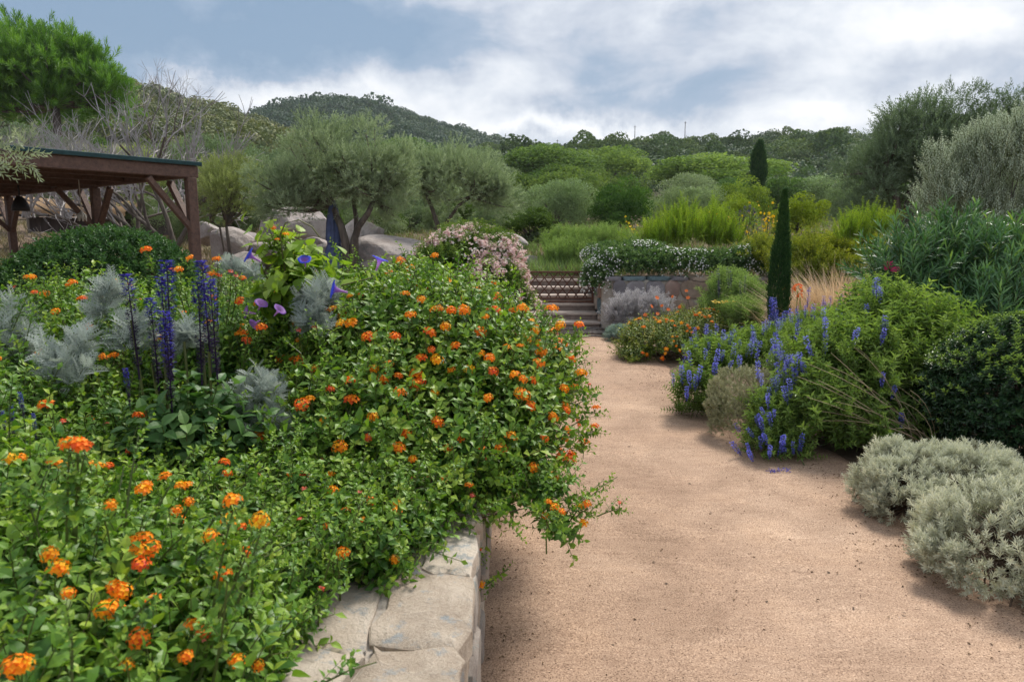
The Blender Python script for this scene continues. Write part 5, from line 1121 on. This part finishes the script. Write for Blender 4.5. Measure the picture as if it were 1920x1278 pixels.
# feathery plants, yellow yarrow, dark spikes near the cypress
FS = [sprig(leaf2(.11, .1, .2, .5), 9, 4, 1.0, .3, 60, .6, (.3, .85), .01, .1, .15, 45) for _ in range(3)]
e = [E(1365, 565, 9.6, 80, 80, .35), E(1400, 585, 9.2, 80, 90, .3), E(1340, 600, 9.5, 60, 50, .3), E(1390, 615, 8.6, 80, 50, .3)]
fe = thing('feathery_plant', 'bright green feathery plant left of the slim cypress', 'plant', (at(1370, 560, 9.4)[0], 9.4, 0)); mass(fe, e, FS, 900, .28, [FEATH, STEM], out=.35, up=1, rnd=.25, depth=.6, lump=.1, hole=.2)
DK = [flower_spike(.26, .016, 90, BLUE, (.25, .55), (0, .2), .9, .014) for _ in range(2)]
dk = thing('dark_salvia', 'dark indigo flower spikes standing in the feathery plant', 'flowers', (at(1360, 540, 8.9)[0], 8.9, 0)); spikes(dk, DK, [at(u, v, 8.9) for u, v in ((1347, 560), (1367, 545), (1371, 545), (1388, 562), (1395, 552), (1349, 548))], [(0, 0, 1)] * 6, 1.0)
ya = thing('yellow_yarrow', 'flat yellow flower cluster left of the slim cypress', 'flower', (at(1355, 566, 8.7)[0], 8.7, 0)); S = Soup()
q = np.stack([rng.uniform(-.14, .14, 60), rng.uniform(-.08, .08, 60), rng.normal(0, .008, 60)], 1); S.scatter(floret(5, .016, .3, .5), q, zframes(np.tile((0, -.2, 1.), (60, 1))), 1.0, .3); zq = at(1355, 566, 8.7)[2]; o = S.build('flower_head', [YELL], ya); o.location = (0, 0, zq)
S = Soup(); [tube(S, [(x * .4, 0, 0), (x * .8, 0, zq * .6), (x, 0, zq)], .004, 3, .5, 0, cap=False) for x in (-.1, -.04, .03, .09)]; S.build('stalks', [STEM], ya, kind='stuff')
cl_ = thing('canna', 'red-orange flower heads right of the slim cypress', 'flowers', (at(1495, 560, 7.9)[0], 7.9, 0)); S = Soup(); d = rdir(16, .5); S.scatter(floret(4, .03, .4, .5, .5), d * np.array((.06, .06, .07)), zframes(d), 1.0, .3); CN = S.mesh('flower_head', [CORAL])
for (u, v, s_) in ((1496, 543, 1.0), (1475, 541, .65), (1500, 556, .6)): inst('flower_head', CN, cl_, at(u, v, 7.9) - np.array(cl_.location), None, s_ * .9)
S = Soup(); [tube(S, [(x, 0, 0), (x * 1.3, .02, .5), tuple(at(u, v, 7.9) - np.array(cl_.location))], .006, 4, .5, 0, cap=False) for x, u, v in ((0, 1496, 545), (-.06, 1475, 543), (.05, 1500, 558))]
bl = blade(.16, .35, .6); a = rng.uniform(0, 6.28, 26); S.scatter(bl, np.stack([rng.normal(0, .06, 26), rng.normal(0, .06, 26), rng.uniform(.1, .5, 26)], 1), frames(unit(np.stack([np.cos(a) * .5, np.sin(a) * .5, 1 + 0 * a], 1))), .32, .1); S.build('leaves', [LIME], cl_)
# silver and lilac-grey plants at the wall
ew = [E(1180, 590, 11.1, 80, 70, .25), E(1220, 585, 11.2, 70, 60, .25), E(1155, 600, 11.1, 40, 60, .2)]
sw = thing('grey_lavender', 'lilac-grey spiky plant growing against the retaining wall', 'plant', (at(1190, 600, 11)[0], 11.0, 0)); mass(sw, ew, FS, 560, .2, [STRAWF, STEM], out=.8, up=.6, rnd=.3, depth=.5, lump=.1, hole=.2)
ew = [E(1165, 632, 10.4, 60, 34, .25)]
sb = thing('blue_grey_plant', 'low blue-grey leafy plant at the right end of the canes', 'plant', (at(1165, 632, 10.4)[0], 10.4, 0)); mass(sb, ew, TUFT, 260, .13, [leafmat('blue_grey_leaf', [(0, (.12, .19, .19)), (.5, (.22, .31, .31)), (1, (.36, .45, .44))], trans=.2), STEM], out=.5, up=.8, rnd=.4)
# ================================================================== TERRACE PLANTING
ws = [E(1280, 500, 12.1, 340, 62, .35), E(1160, 496, 12.2, 110, 60, .3), E(1118, 528, 12.0, 56, 70, .2), E(1400, 496, 12.1, 130, 64, .35), E(1180, 478, 12.8, 160, 50, .5)]
wc = thing('white_flowered_shrub', 'trailing shrub with tiny white flowers spilling over the retaining wall', 'shrub', (2.6, 12.2, .86)); mass(wc, ws, BX, 3600, .13, [leafmat('jasmine_leaf', [(0, (.03, .07, .03)), (.5, (.09, .17, .06)), (1, (.22, .31, .12))], trans=.28), STEM], out=.6, up=.6, rnd=.5, depth=.35, lump=.14, hole=.4, ground=False)
p, nr, dp = shell(ws, 1900, .02, .14, under=-.5, ground=False); S = Soup(); S.scatter(floret(5, .014, .1, .5), p + nr * .03, zframes(nr + np.array((0, -.5, .4))), rng.uniform(.7, 1.3, len(p)), .2); S.build('flowers', [WHITE], wc, kind='stuff', origin=np.array(wc.location))
UP = [sprig(leaf2(.22, .2, .3, .45), 14, 3, 1.0, .16, 45, .5, (.3, .9), .008, .08, .1, 47) for _ in range(3)]
def upright(label, ells, n, scl, mats, base, name, tp=UP, group=None, cat='plant', **kw):
    r_ = thing(name, label, cat, base, group); k = dict(out=.25, up=1.2, rnd=.22, depth=.8, lump=.3, lscale=4, hole=.3, ground=False); k.update(kw); mass(r_, ells, tp, n, scl, mats, **k); shoots(r_, ells, int(n * .06), .35, tp, scl * .5, mats, under=.1); return r_
upright('tall bright green upright perennials massed on the terrace above the wall', [E(1300, 452, 14, 190, 90, .8), E(1230, 465, 14, 110, 70, .6), E(1360, 460, 14, 110, 80, .6), E(1270, 435, 14, 50, 80, .4), E(1335, 430, 14.2, 60, 80, .4)], 760, .44, [LIME, STEM], (at(1300, 470, 14)[0], 14, .8), 'goldenrod')
upright('feathery pale green plants on the terrace left of the tall perennials', [E(1120, 470, 15.5, 160, 60, .8), E(1070, 492, 15, 140, 50, .7), E(1060, 470, 16, 90, 50, .6)], 800, .36, [FEATH, STEM], (at(1100, 490, 15.2)[0], 15.2, .9), 'fennel', FS)
tufts('terrace_grass', np.stack([rng.uniform(.3, 2.2, 900), rng.uniform(13.8, 16.5, 900), np.full(900, .8)], 1), .34, 8, FEATH, .008)
upright('yellow-green mounded shrub on the terrace right of the slim cypress', [E(1560, 480, 11.5, 130, 80, .7), E(1510, 500, 11.2, 120, 90, .6), E(1440, 485, 12, 90, 60, .5), E(1600, 470, 12, 110, 70, .6)], 2000, .22, [GOLD, STEM], (at(1540, 500, 11.5)[0], 11.8, .8), 'mounded_shrub', SPM, cat='shrub', out=.5, up=.8, rnd=.4)
upright('leafy shrub with small yellow flowers spilling over the wall right of the cypress', [E(1530, 525, 10.8, 130, 60, .4), E(1580, 515, 10.8, 90, 60, .4)], 700, .2, [GOLD, STEM], (at(1550, 520, 10.8)[0], 10.8, 0), 'yellow_shrub', SPM, cat='shrub', out=.5, up=.7, rnd=.5)
upright('light green weedy stems rising left of the oleander', [E(1600, 450, 10.5, 90, 60, .4), E(1650, 440, 10.5, 60, 60, .4), E(1620, 425, 10.6, 30, 60, .3)], 170, .34, [LIME, STEM], (at(1620, 470, 10.5)[0], 10.5, .2), 'weedy_plant')
for lb, u, v, w_, h_, Yq in (('bright yellow flower patch right of the dark blue spikes on the terrace', 1428, 428, 50, 50, 15), ('small yellow flower bunch on the terrace left of the tall perennials', 1178, 438, 26, 30, 17), ('yellow flower tips on top of the tall perennials', 1320, 408, 120, 20, 14)):
    yf = thing('yellow_flowers', lb, 'flowers', tuple(at(u, v + h_, Yq))); S = Soup(); n = 90 if w_ > 30 else 40; n = 36 if h_ < 25 else n
    a_ = at(u, v, Yq); q = rng.normal(0, .38, (n, 3)) * np.array((w_ / F * Yq, .2, h_ / F * Yq)); fl = floret(5, .035, .3, .5); S.scatter(fl, a_ - np.array(yf.location) + q, zframes(rdir(n, .3) + np.array((0, -.7, 0))), rng.uniform(.7, 1.4, n), .3); S.build('petals', [YELL], yf, kind='stuff')
    S = Soup(); [tube(S, [(qq[0] * .6, qq[1], 0), tuple(a_ - np.array(yf.location) + qq)], .006, 3, .5, 0, cap=False) for qq in q[::3]]; S.build('stalks', [STEM], yf, kind='stuff')
DK2 = [flower_spike(.42, .035, 110, BLUE, (.3, .6), (0, .25), .9, .03)]
dt = thing('blue_spires', 'dark blue flower spires on the terrace behind the slim cypress', 'flowers', tuple(at(1400, 450, 14.5))); spikes(dt, DK2, [at(u, v, 14.5) for u, v in ((1385, 428), (1392, 420), (1405, 425), (1412, 432), (1376, 436), (1398, 432), (1420, 436), (1365, 430))], [(0, 0, 1)] * 8, 1.0)
for lb, u, v, w_, Yq in (('dark rounded bush at the edge of the terrace below the dark evergreen', 1010, 452, 70, 20), ('low green bush at the left of the terrace grass', 1140, 462, 60, 18)):
    c = at(u, v + 14, Yq); o = thing('low_bush', lb, 'bush', c); S = Soup(); t = CL[1]; S.add(t[0] * np.array((w_ / 2 / F * Yq,) * 2 + (w_ / 3.2 / F * Yq,)), t[1], t[2] * .7, 0); q = S.build('foliage', [SCRUB], o); q.color = (.8, .75, .8, 1) if u < 1100 else (1.2, 1.5, .8, 1)
# ================================================================== THE LANTANA BED
# pink flowering shrub at the far end of the bed
Yk = 7.4; ek = [E(880, 490, Yk, 170, 100, .5), E(830, 500, Yk - .2, 120, 80, .4), E(930, 480, Yk, 90, 80, .45), E(880, 455, Yk + .2, 120, 50, .4), E(930, 540, Yk - .4, 110, 100, .4), E(975, 580, Yk - .3, 60, 60, .3), E(860, 560, Yk - .3, 150, 110, .4)]
pk = thing('pink_abelia', 'arching shrub covered in pale pink flowers at the far end of the bed', 'shrub', (at(890, 550, Yk)[0], Yk, gz(-.4, Yk)))
mass(pk, ek, SPM, 2100, .16, [leafmat('abelia_leaf', [(0, (.03, .07, .02)), (.5, (.08, .16, .03)), (1, (.20, .27, .06))], trans=.3), STEM], out=.5, up=.8, rnd=.35, depth=.5, lump=.12, hole=.3); stems(pk, ek, 40, .008, TWIG, (at(890, 550, Yk)[0], Yk, 0), spread=1)
S = Soup(); d = rdir(14, .4); fl = floret(5, .013, .6, .5, .55); tube(S, [(0, 0, -.02), (0, 0, .012)], .02, 6, .1); S.scatter(fl, d * .03, zframes(d + rng.normal(0, .3, d.shape)), 1.0, .3); PKF = [S.mesh('flower_cluster', [PINKP])]
S = Soup(); d = rdir(9, .4); tube(S, [(0, 0, -.03), (0, 0, .03)], .02, 6, .1); S.scatter(fl, d * np.array((.03, .03, .05)), zframes(d + rng.normal(0, .3, d.shape)), 1.1, .3); PKF.append(S.mesh('flower_cluster', [PINKP]))
p, nr, dp = shell(ek, 420, .03, .14, under=-.3); k = (nr[:, 1] < .45); p, nr = (p + nr * .04)[k][:270], nr[k][:290]
q_, n_, _d = shell(ek, 2600, .05, .16, under=-.4); S = Soup(); S.scatter(floret(5, .016, .5, .5, .55), q_ + n_ * .04, zframes(n_ + rng.normal(0, .5, n_.shape)), rng.uniform(.7, 1.3, len(q_)), .3); S.build('blossoms', [PINKP], pk, kind='stuff', origin=np.array(pk.location))
for i in range(len(p)): inst('flower_cluster', PKF[i % 2], pk, p[i] - np.array(pk.location), zframes(nr[i][None])[0], rng.uniform(.7, 1.35))
# main lantana
front = lambda p: (p[:, 1] < 4.6)
eB = [(-.42, 3.35, .86, .56, .65, .48), (-.10, 3.0, .78, .30, .45, .32), (.04, 3.45, .76, .30, .45, .34), (-.55, 3.9, .92, .55, .5, .42), (-.24, 4.2, .68, .38, .5, .30), (.02, 2.75, .66, .18, .3, .22), (-.55, 2.95, .80, .36, .34, .32), (-.25, 5.0, .58, .36, .6, .26), (-.62, 2.64, .72, .5, .28, .26), (-.2, 2.62, .68, .3, .22, .22), (-1.0, 2.62, .68, .3, .25, .22)]
pxB = [(790, 680), (855, 657), (925, 705), (965, 712), (980, 720), (975, 745), (985, 750), (1000, 722), (915, 755), (918, 680), (930, 590), (900, 630), (1005, 620), (1033, 630), (1050, 610), (1035, 580), (1085, 610), (1095, 830), (1082, 800), (1117, 765), (1115, 800), (1000, 885), (1040, 905), (1060, 860), (905, 852), (700, 790), (640, 615), (660, 615), (690, 640), (1020, 830), (1035, 792), (960, 590), (980, 580), (870, 590), (845, 590), (820, 590), (790, 570), (770, 600), (760, 560), (835, 620), (805, 632), (740, 640), (1070, 680), (1090, 700), (1075, 730), (1045, 660), (1010, 690), (990, 640), (950, 660), (1105, 720), (1060, 770), (995, 770), (880, 700), (700, 700), (815, 745), (750, 745), (590, 700), (620, 740), (660, 760), (690, 830), (760, 820), (820, 800), (860, 830), (940, 850), (610, 800), (720, 720), (840, 850), (580, 760)]
lantana('big domed lantana bush with orange flowers leaning over the path', eB, 5300, .185, (-.35, 3.4, 0), pxB, 130, 'oooooyrrrp', 3, 90, 1.2, exup=-.2, exfilter=front, under=-.45)
# top of the bush, toward the pink shrub
eT = [(-.85, 3.55, 1.02, .42, .4, .32), (-.62, 4.0, 1.08, .36, .4, .30), (-1.25, 3.75, .92, .4, .4, .32)]
pxT = [(750, 487), (760, 497), (748, 500), (815, 480), (770, 510), (775, 540), (765, 527), (800, 545), (730, 520), (720, 545), (835, 545), (690, 600), (850, 560), (705, 590), (675, 560), (660, 580), (650, 610), (640, 640), (600, 625), (620, 655)]
lantana('lantana with upright yellow-green shoots at the top of the big bush', eT, 1700, .15, (-.9, 3.9, 0), pxT, 26, 'ooooyrr', 3.4, 40, 1.1)
# low trailing lantana over the wall
eC = [(-.66, 2.25, .60, .40, .46, .16), (-1.0, 2.1, .62, .45, .45, .2), (-.32, 2.50, .63, .34, .26, .14), (.06, 2.50, .60, .20, .2, .14), (-1.35, 2.4, .66, .45, .4, .22), (-.74, 1.85, .58, .20, .3, .12), (.16, 2.36, .52, .10, .12, .12), (-.46, 2.2, .62, .16, .2, .10), (-.56, 1.88, .62, .20, .2, .10), (-.62, 1.62, .60, .16, .2, .10), (-.30, 2.22, .62, .16, .2, .10), (-.44, 1.98, .62, .14, .18, .09)]
pxC = [(683, 990), (678, 985), (655, 1045), (740, 1060), (900, 1030), (902, 1095), (885, 938), (800, 905), (640, 900), (570, 900), (605, 870), (617, 875), (620, 900), (545, 900), (700, 895), (705, 865), (910, 870), (1028, 950), (1022, 975), (1040, 960), (1100, 945), (1093, 990), (1088, 960), (1162, 942), (720, 850), (625, 930), (770, 905), (560, 905)]
lantana('low trailing lantana spilling over the top of the stone wall', eC, 3700, .13, (-.8, 2.3, 0), pxC, 46, 'oooyyrrpp', 2.3, 90, .82, depth=.6, lump=.3, hole=.65, under=-.5, rnd=.55)
# nearest mound, lower left corner
eD = [(-.95, 1.35, .64, .42, .46, .36), (-.62, 1.15, .55, .20, .32, .34), (-1.4, 1.5, .70, .45, .5, .38), (-.75, .95, .60, .22, .26, .34), (-.72, 1.5, .55, .20, .3, .18), (-1.2, 1.8, .62, .45, .4, .26)]
pxD = [(112, 885), (98, 882), (172, 882), (185, 885), (145, 835), (155, 840), (128, 833), (250, 1030), (270, 1025), (285, 1045), (262, 1050), (338, 925), (352, 922), (395, 1020), (415, 1040), (465, 1050), (488, 975), (428, 990), (450, 1000), (362, 1190), (385, 1205), (230, 1128), (218, 1120), (212, 1160), (200, 1160), (130, 1130), (112, 1085), (95, 1058), (290, 1142), (350, 1250), (445, 1258), (485, 1265), (240, 1265), (208, 963), (332, 972), (355, 955), (30, 1272), (45, 1268), (40, 872), (20, 875), (270, 935), (275, 925), (205, 885), (265, 1075), (310, 905), (435, 940)]
lantana('nearest lantana mound with large orange flower heads in the lower left corner', eD, 3600, .125, (-.95, 1.3, 0), pxD, 14, 'ooooor', 1.2, 70, .76, tp=SPN, depth=.55, lump=.2, hole=.5, exup=.4)
# large leaves of that mound that show one by one
LM4 = []
for tn in (.3, .45, .6, .78):
    S = Soup(); l_ = leaf(.66, 4, .26, .32, .38, tn); S.add(*l_); LM4.append(S.mesh('leaf', [LANT], True))
near = bpy.data.objects[[o.name for o in bpy.data.objects if o.get('label', '').startswith('nearest lantana')][0]]
p, nr, dp = shell(eD, 1600, .04, .12, under=-.1, seed=1); k = (p[:, 1] < 1.75); p, nr = p[k][:280], nr[k][:280]; a = rng.normal(0, .6, p.shape)
R = frames(unit(nr * .5 + a + np.array((0, 0, .1))), unit(nr + np.array((0, 0, .8)) + rng.normal(0, .3, p.shape)))
for i in range(len(p)): inst('leaf', LM4[i % 4], near, p[i] - nr[i] * .012 - np.array(near.location), R[i], rng.uniform(.034, .052))['itone'] = rng.normal(0, .1)
# left-hand lantana behind the sage
eF = [(-1.75, 3.3, .86, .55, .5, .42), (-2.3, 3.6, .84, .55, .5, .45), (-1.35, 3.1, .78, .4, .4, .38), (-2.2, 2.7, .74, .55, .45, .38), (-1.7, 2.45, .68, .5, .4, .36), (-1.5, 2.15, .62, .34, .3, .30)]
pxF = [(275, 470), (320, 505), (335, 507), (357, 485), (407, 487), (432, 510), (398, 515), (410, 518), (443, 518), (455, 522), (450, 565), (445, 635), (463, 647), (455, 632), (490, 615), (560, 620), (590, 615), (75, 672), (80, 672), (215, 675), (195, 678), (88, 770), (245, 855), (260, 790), (120, 800), (408, 835), (390, 795), (462, 798), (345, 595), (392, 612), (210, 560), (130, 540), (60, 520), (65, 556), (85, 558), (105, 592), (300, 640), (380, 640)]
lantana('lantana with scattered orange flowers behind the indigo sage', eF, 3000, .15, (-1.9, 3.2, 0), pxF, 16, 'oooorrp', 2.9, 60, 1.05)
eG = [(-2.55, 4.4, .78, .7, .6, .42), (-3.3, 4.2, .75, .7, .6, .42), (-1.6, 4.5, .85, .6, .6, .42)]
lantana('far lantana at the foot of the clipped dome', eG, 1500, .16, (-2.6, 4.4, 0), [(50, 520), (60, 518), (130, 538)], 14, 'oor', 4, 30, .9)
eH = [(-3.0, 2.9, .70, .6, .6, .38), (-2.5, 2.2, .66, .5, .5, .38), (-1.85, 1.95, .64, .5, .4, .34), (-3.0, 3.6, .68, .5, .5, .36)]
lantana('lantana at the left edge under the silver plants', eH, 2000, .14, (-2.6, 2.6, 0), (), 8, 'oor', 2.5, 40, .9)
# ---------------------------------------------------------------- indigo sage with big leaves
BIGL = leaf(.62, 4, .28, .4, .42); SPB = [sprig(BIGL, 5, 2, 1.0, .42, 66, .7, (.25, .75), .014, .06, .12, 90, 12) for _ in range(4)]
eS = [(-1.14, 2.34, .70, .20, .18, .30), (-1.02, 2.36, .64, .14, .14, .28), (-1.25, 2.4, .66, .14, .14, .26)]
sg = thing('indigo_sage', 'large-leaved sage with tall indigo flower spikes left of the silver plant', 'plant', (-1.1, 2.4, gz(-1.1, 2.4)))
mass(sg, eS, SPB, 200, .16, [SALV, STEM], out=.35, up=.8, rnd=.35, depth=.6, lump=.1, hole=.2)
SB4 = []
for tn in (.3, .45, .6, .75):
    S = Soup(); S.add(*leaf(.66, 4, .26, .42, .42, tn)); SB4.append(S.mesh('leaf', [SALV], True))
p, nr, dp = shell(eS, 200, .04, .1, under=.0); p, nr = p[:75], nr[:75]; R = frames(unit(nr * .8 + rng.normal(0, .4, p.shape) - np.array((0, 0, .2))), unit(nr * .5 + np.array((0, 0, 1.))))
for i in range(len(p)): inst('leaf', SB4[i % 4], sg, p[i] - np.array(sg.location), R[i], rng.uniform(.055, .09))
IS = [flower_spike(.40, .024, 560, BLUE, (.45, 1), (0, .35), f_, .017) for f_ in (.18, .28, .4)]
def spike_to(root, u, v, Yq, mesh, zlen, L):
    t = at(u, v, Yq); s_ = zlen / L; inst('flower_spike', mesh, root, t - np.array((0, 0, zlen)) - np.array(root.location), frames(np.array([(rng.normal(0, .04), 1., rng.normal(0, .04))]), np.array([(0, 0, 1.)]))[0] @ np.eye(3), s_)
for (u, v, L_, k, yq) in ((246, 515, .36, 0, 2.35), (300, 520, .34, 1, 2.45), (306, 490, .42, 1, 2.4), (309, 585, .34, 2, 2.25), (383, 490, .40, 0, 2.45), (366, 530, .36, 1, 2.4), (396, 525, .36, 1, 2.35), (285, 560, .34, 0, 2.5), (238, 690, .14, 1, 2.2)): spike_to(sg, u, v, yq, IS[k], L_, .40)
S = Soup()
for (u, v, yq) in ((246, 600, 2.35), (303, 640, 2.4), (309, 720, 2.25), (380, 640, 2.45), (345, 640, 2.5), (285, 680, 2.5), (392, 660, 2.35)):
    t = at(u, v, yq) - np.array(sg.location); tube(S, [(t[0] * .6, t[1] * .5, 0.1), (t[0] * .9, t[1] * .9, t[2] * .6), tuple(t)], .005, 4, .6, 0, cap=False)
S.build('stalks', [STEM], sg, kind='stuff')
s2 = thing('indigo_sage', 'small blue flower spikes at the left edge above the orange heads', 'flowers', tuple(at(50, 800, 2.0)))
for (u, v, L_) in ((40, 735, .10), (63, 775, .09), (5, 770, .09), (20, 760, .1)): spike_to(s2, u, v, 2.0, IS[2], L_, .40)
# ---------------------------------------------------------------- silver plants
def lacy():
    """pinnate, twice-lobed silver frond"""
    bl = blade(.17, .15, .5); bs = (np.array([(-.09, 0, 0), (.09, .3, 0), (0, 1, 0.)]), np.array([(0, 1, 2)]), np.full(3, .5), np.zeros(1, int)); md = blade(.07, .3, .45); parts = [md]
    for k in range(6):
        y = .14 + .145 * k; L_ = .40 * (1 - .09 * abs(k - 2))
        for sx in (-1, 1):
            o_ = np.array((0, y, -.3 * y * y)); ax = unit(np.array([(sx * .8, .65, .12)]))[0]
            for q, da, ll in ((0, 0, 1.), (.35, .7, .55), (.35, -.7, .55)):
                c_, s_ = math.cos(da), math.sin(da); d_ = np.array((ax[0] * c_ - ax[1] * s_, ax[0] * s_ + ax[1] * c_, ax[2])); R = frames(d_[None], np.array([(0, 0, 1.)]))[0]
                b2 = bl if q == 0 else bs; parts.append((b2[0] * L_ * ll @ R.T + o_ + ax * L_ * q, b2[1], b2[2] * 0 + .45 + .07 * k, b2[3]))
    return merge(parts)
LACY = lacy(); SPS = [sprig(LACY, 3, 2, .7, .95, 42, .75, (.3, .9), .02, .08, .1, 80) for _ in range(4)]
def miller(label, ells, n, scl, base, mat=None):
    r_ = thing('dusty_miller', label, 'plant', (base[0], base[1], gz(base[0], base[1])), 'silver lacy plants in the raised bed'); ells = [(e_[0], e_[1], e_[2] - e_[5] * .55, e_[3] * .8, e_[4] * .8, e_[5] * 1.15) for e_ in ells]; mass(r_, ells, SPS, int(n * .3), scl * .68, [mat or MILL, STEM], out=.45, up=.9, rnd=.35, depth=.85, lump=.3, hole=.6, hscale=12, jit=.2, under=-.8); stems(r_, ells, 4, .005, STEM, base); return r_
miller('round silver-grey lacy plant among the lantana, right of the indigo sage', [E(480, 745, 2.55, 130, 110, .14), E(500, 790, 2.5, 120, 70, .14), E(425, 800, 2.45, 70, 60, .1)], 330, .095, (-.98, 2.6, 0))
miller('upright silver lacy plant under the morning glory leaves', [E(600, 555, 3.1, 100, 70, .14), E(590, 600, 3.0, 80, 70, .12)], 170, .11, (-.88, 3.1, 0))
miller('silver lacy plant left of the indigo spikes, before the clipped dome', [E(205, 555, 2.9, 80, 80, .12), E(250, 620, 2.8, 80, 80, .12)], 110, .12, (-1.7, 2.9, 0))
miller('tall silver lacy plant at the left edge of the bed', [E(15, 600, 2.9, 80, 100, .14), E(45, 660, 2.85, 80, 70, .12)], 130, .13, (-2.1, 2.9, 0))
miller('spreading silver lacy plant between the left edge and the indigo sage', [E(125, 660, 2.55, 80, 60, .12), E(130, 705, 2.5, 50, 50, .1)], 70, .13, (-1.65, 2.55, 0))
miller('small silver lacy plant between the indigo spikes', [E(345, 630, 2.75, 60, 70, .1)], 60, .11, (-1.3, 2.8, 0))
miller('blue-grey silver plant in front of the pale pinkish boulder', [E(430, 505, 4.2, 50, 50, .12), E(465, 515, 4.2, 40, 40, .1)], 70, .13, (-1.7, 4.2, 0))
# ---------------------------------------------------------------- morning glory
HEART = leaf(.9, 4, .18, .3, .3)
SPG = [sprig(HEART, 4, 1, 1.0, .45, 75, .7, (.3, .9), .012, .1, .2, 140, 15) for _ in range(3)]
eM = [E(550, 515, 3.3, 70, 70, .14), E(565, 555, 3.2, 90, 80, .16), E(525, 570, 3.2, 70, 70, .14), E(525, 470, 3.3, 30, 40, .06), E(640, 555, 3.3, 50, 50, .12)]
mg = thing('morning_glory', 'climbing morning glory with heart-shaped leaves and blue trumpet flowers', 'plant', (at(550, 560, 3.25)[0], 3.25, gz(-1, 3.25))); mass(mg, eM, SPG, 70, .16, [LIME, STEM], out=.5, up=.5, rnd=.5, depth=.6)
GL4 = []
for tn in (.25, .45, .65, .85):
    S = Soup(); S.add(*leaf(.88, 4, .15, .3, .3, tn)); GL4.append(S.mesh('leaf', [LIME], True))
p, nr, dp = shell(eM, 160, .05, .1, under=-.2); p, nr = p[:60], nr[:60]; R = frames(unit(nr * .5 + rng.normal(0, .5, p.shape) - np.array((0, 0, .35))), unit(nr + np.array((0, -.2, .7))))
for i in range(len(p)): inst('leaf', GL4[i % 4], mg, p[i] - np.array(mg.location), R[i], rng.uniform(.06, .105))
GF = glory_flower(); S = Soup(); q_ = [v.co[:] for v in GF.vertices]; S.add(np.array(q_), np.array([list(f_.vertices) for f_ in GF.polygons]), np.clip(np.array([d_.value for d_ in GF.attributes['tone'].data]) * .4, 0, 1)); GP = S.mesh('flower', [GLORY], True)
for (u, v, dr, s_, yq) in ((488, 490, (-.75, -.35, .5), .9, 3.1), (573, 500, (.1, -.6, .8), .7, 3.1), (705, 508, (.35, .1, .95), .9, 3.0), (652, 548, (-.95, -.3, .25), 1.0, 2.9), (484, 582, (.5, -.35, .8), .7, 3.0), (514, 592, (.7, -.2, .7), .7, 2.95), (488, 600, (-.4, -.6, -.3), .6, 2.95), (345 + 135, 588, (-.7, -.5, .2), .7, 3.0)):
    inst('flower', GP if v > 570 else GF, mg, at(u, v, yq) - np.array(mg.location), zframes(np.array([dr]))[0], s_)
S = Soup()
for pts in ([(540, 545), (530, 480), (525, 440), (535, 418), (560, 412), (585, 425), (600, 445)], [(560, 560), (620, 540), (660, 530), (700, 520)], [(550, 570), (500, 520), (488, 495)]):
    tube(S, [at(u, v, 3.2) - np.array(mg.location) for u, v in pts], .0035, 4, .7, 0, cap=False)
S.build('vine', [STEM], mg)
# tall lantana shoot over the vine
sh_ = thing('lantana_shoot', 'upright lantana shoot with orange heads rising before the largest boulder', 'shoot', tuple(at(525, 520, 3.25))); e = [E(522, 470, 3.25, 34, 60, .06)]
mass(sh_, e, SPL, 22, .10, [LIME, STEM], out=.4, up=.8, ground=False); heads(sh_, [at(509, 423, 3.25), at(536, 440, 3.2), at(520, 450, 3.2), at(512, 428, 3.22)], [(0, -.3, 1)] * 4, 'oy', .8)
S = Soup(); tube(S, [(0, 0, -.2), (.01, 0, .1), tuple(at(520, 440, 3.25) - np.array(sh_.location))], .004, 4, .6, 0, cap=False); S.build('stalk', [STEM], sh_)
# olive twig poking in at the far left
tw = thing('olive_branch', 'leafy olive branch poking in from the left across the pergola beam', 'branch', tuple(at(-30, 285, 5.0))); S = Soup()
P = [at(-60, 270, 5), at(0, 280, 5), at(40, 295, 4.95), at(60, 300, 4.95)]; tube(S, [q - np.array(tw.location) for q in P], [.012, .009, .006, .003], 5); S.build('stem', [OBARK], tw)
S = Soup(); n = 46; q = np.array([at(rng.uniform(-40, 60), rng.uniform(255, 318), 5 + rng.uniform(-.15, .15)) for _ in range(n)]); S.scatter(SP_OL[0], q - np.array(tw.location), frames(rdir(n, .3) + np.array((.5, 0, 0)), None, rng.uniform(0, 6, n)), .13, .12, np.full(n, .15)); S.build('leaves', [OLIVE, TWIG], tw, kind='stuff')
# ------------------------------------------------------------------ haze: one closed box of thin air round the whole scene
hm = bpy.data.materials.new('haze_air'); hm.use_nodes = True; nt = hm.node_tree; nt.nodes.clear(); o_ = nt.nodes.new('ShaderNodeOutputMaterial'); v_ = nt.nodes.new('ShaderNodeVolumePrincipled')
v_.inputs['Color'].default_value = (.86, .92, 1, 1); v_.inputs['Density'].default_value = .0002; v_.inputs['Anisotropy'].default_value = .2; nt.links.new(v_.outputs[0], o_.inputs['Volume'])
S = Soup(); box(S, (0, 870, 59), 3010, 1864, 122); tag(S.build('haze', [hm]), kind='stuff')
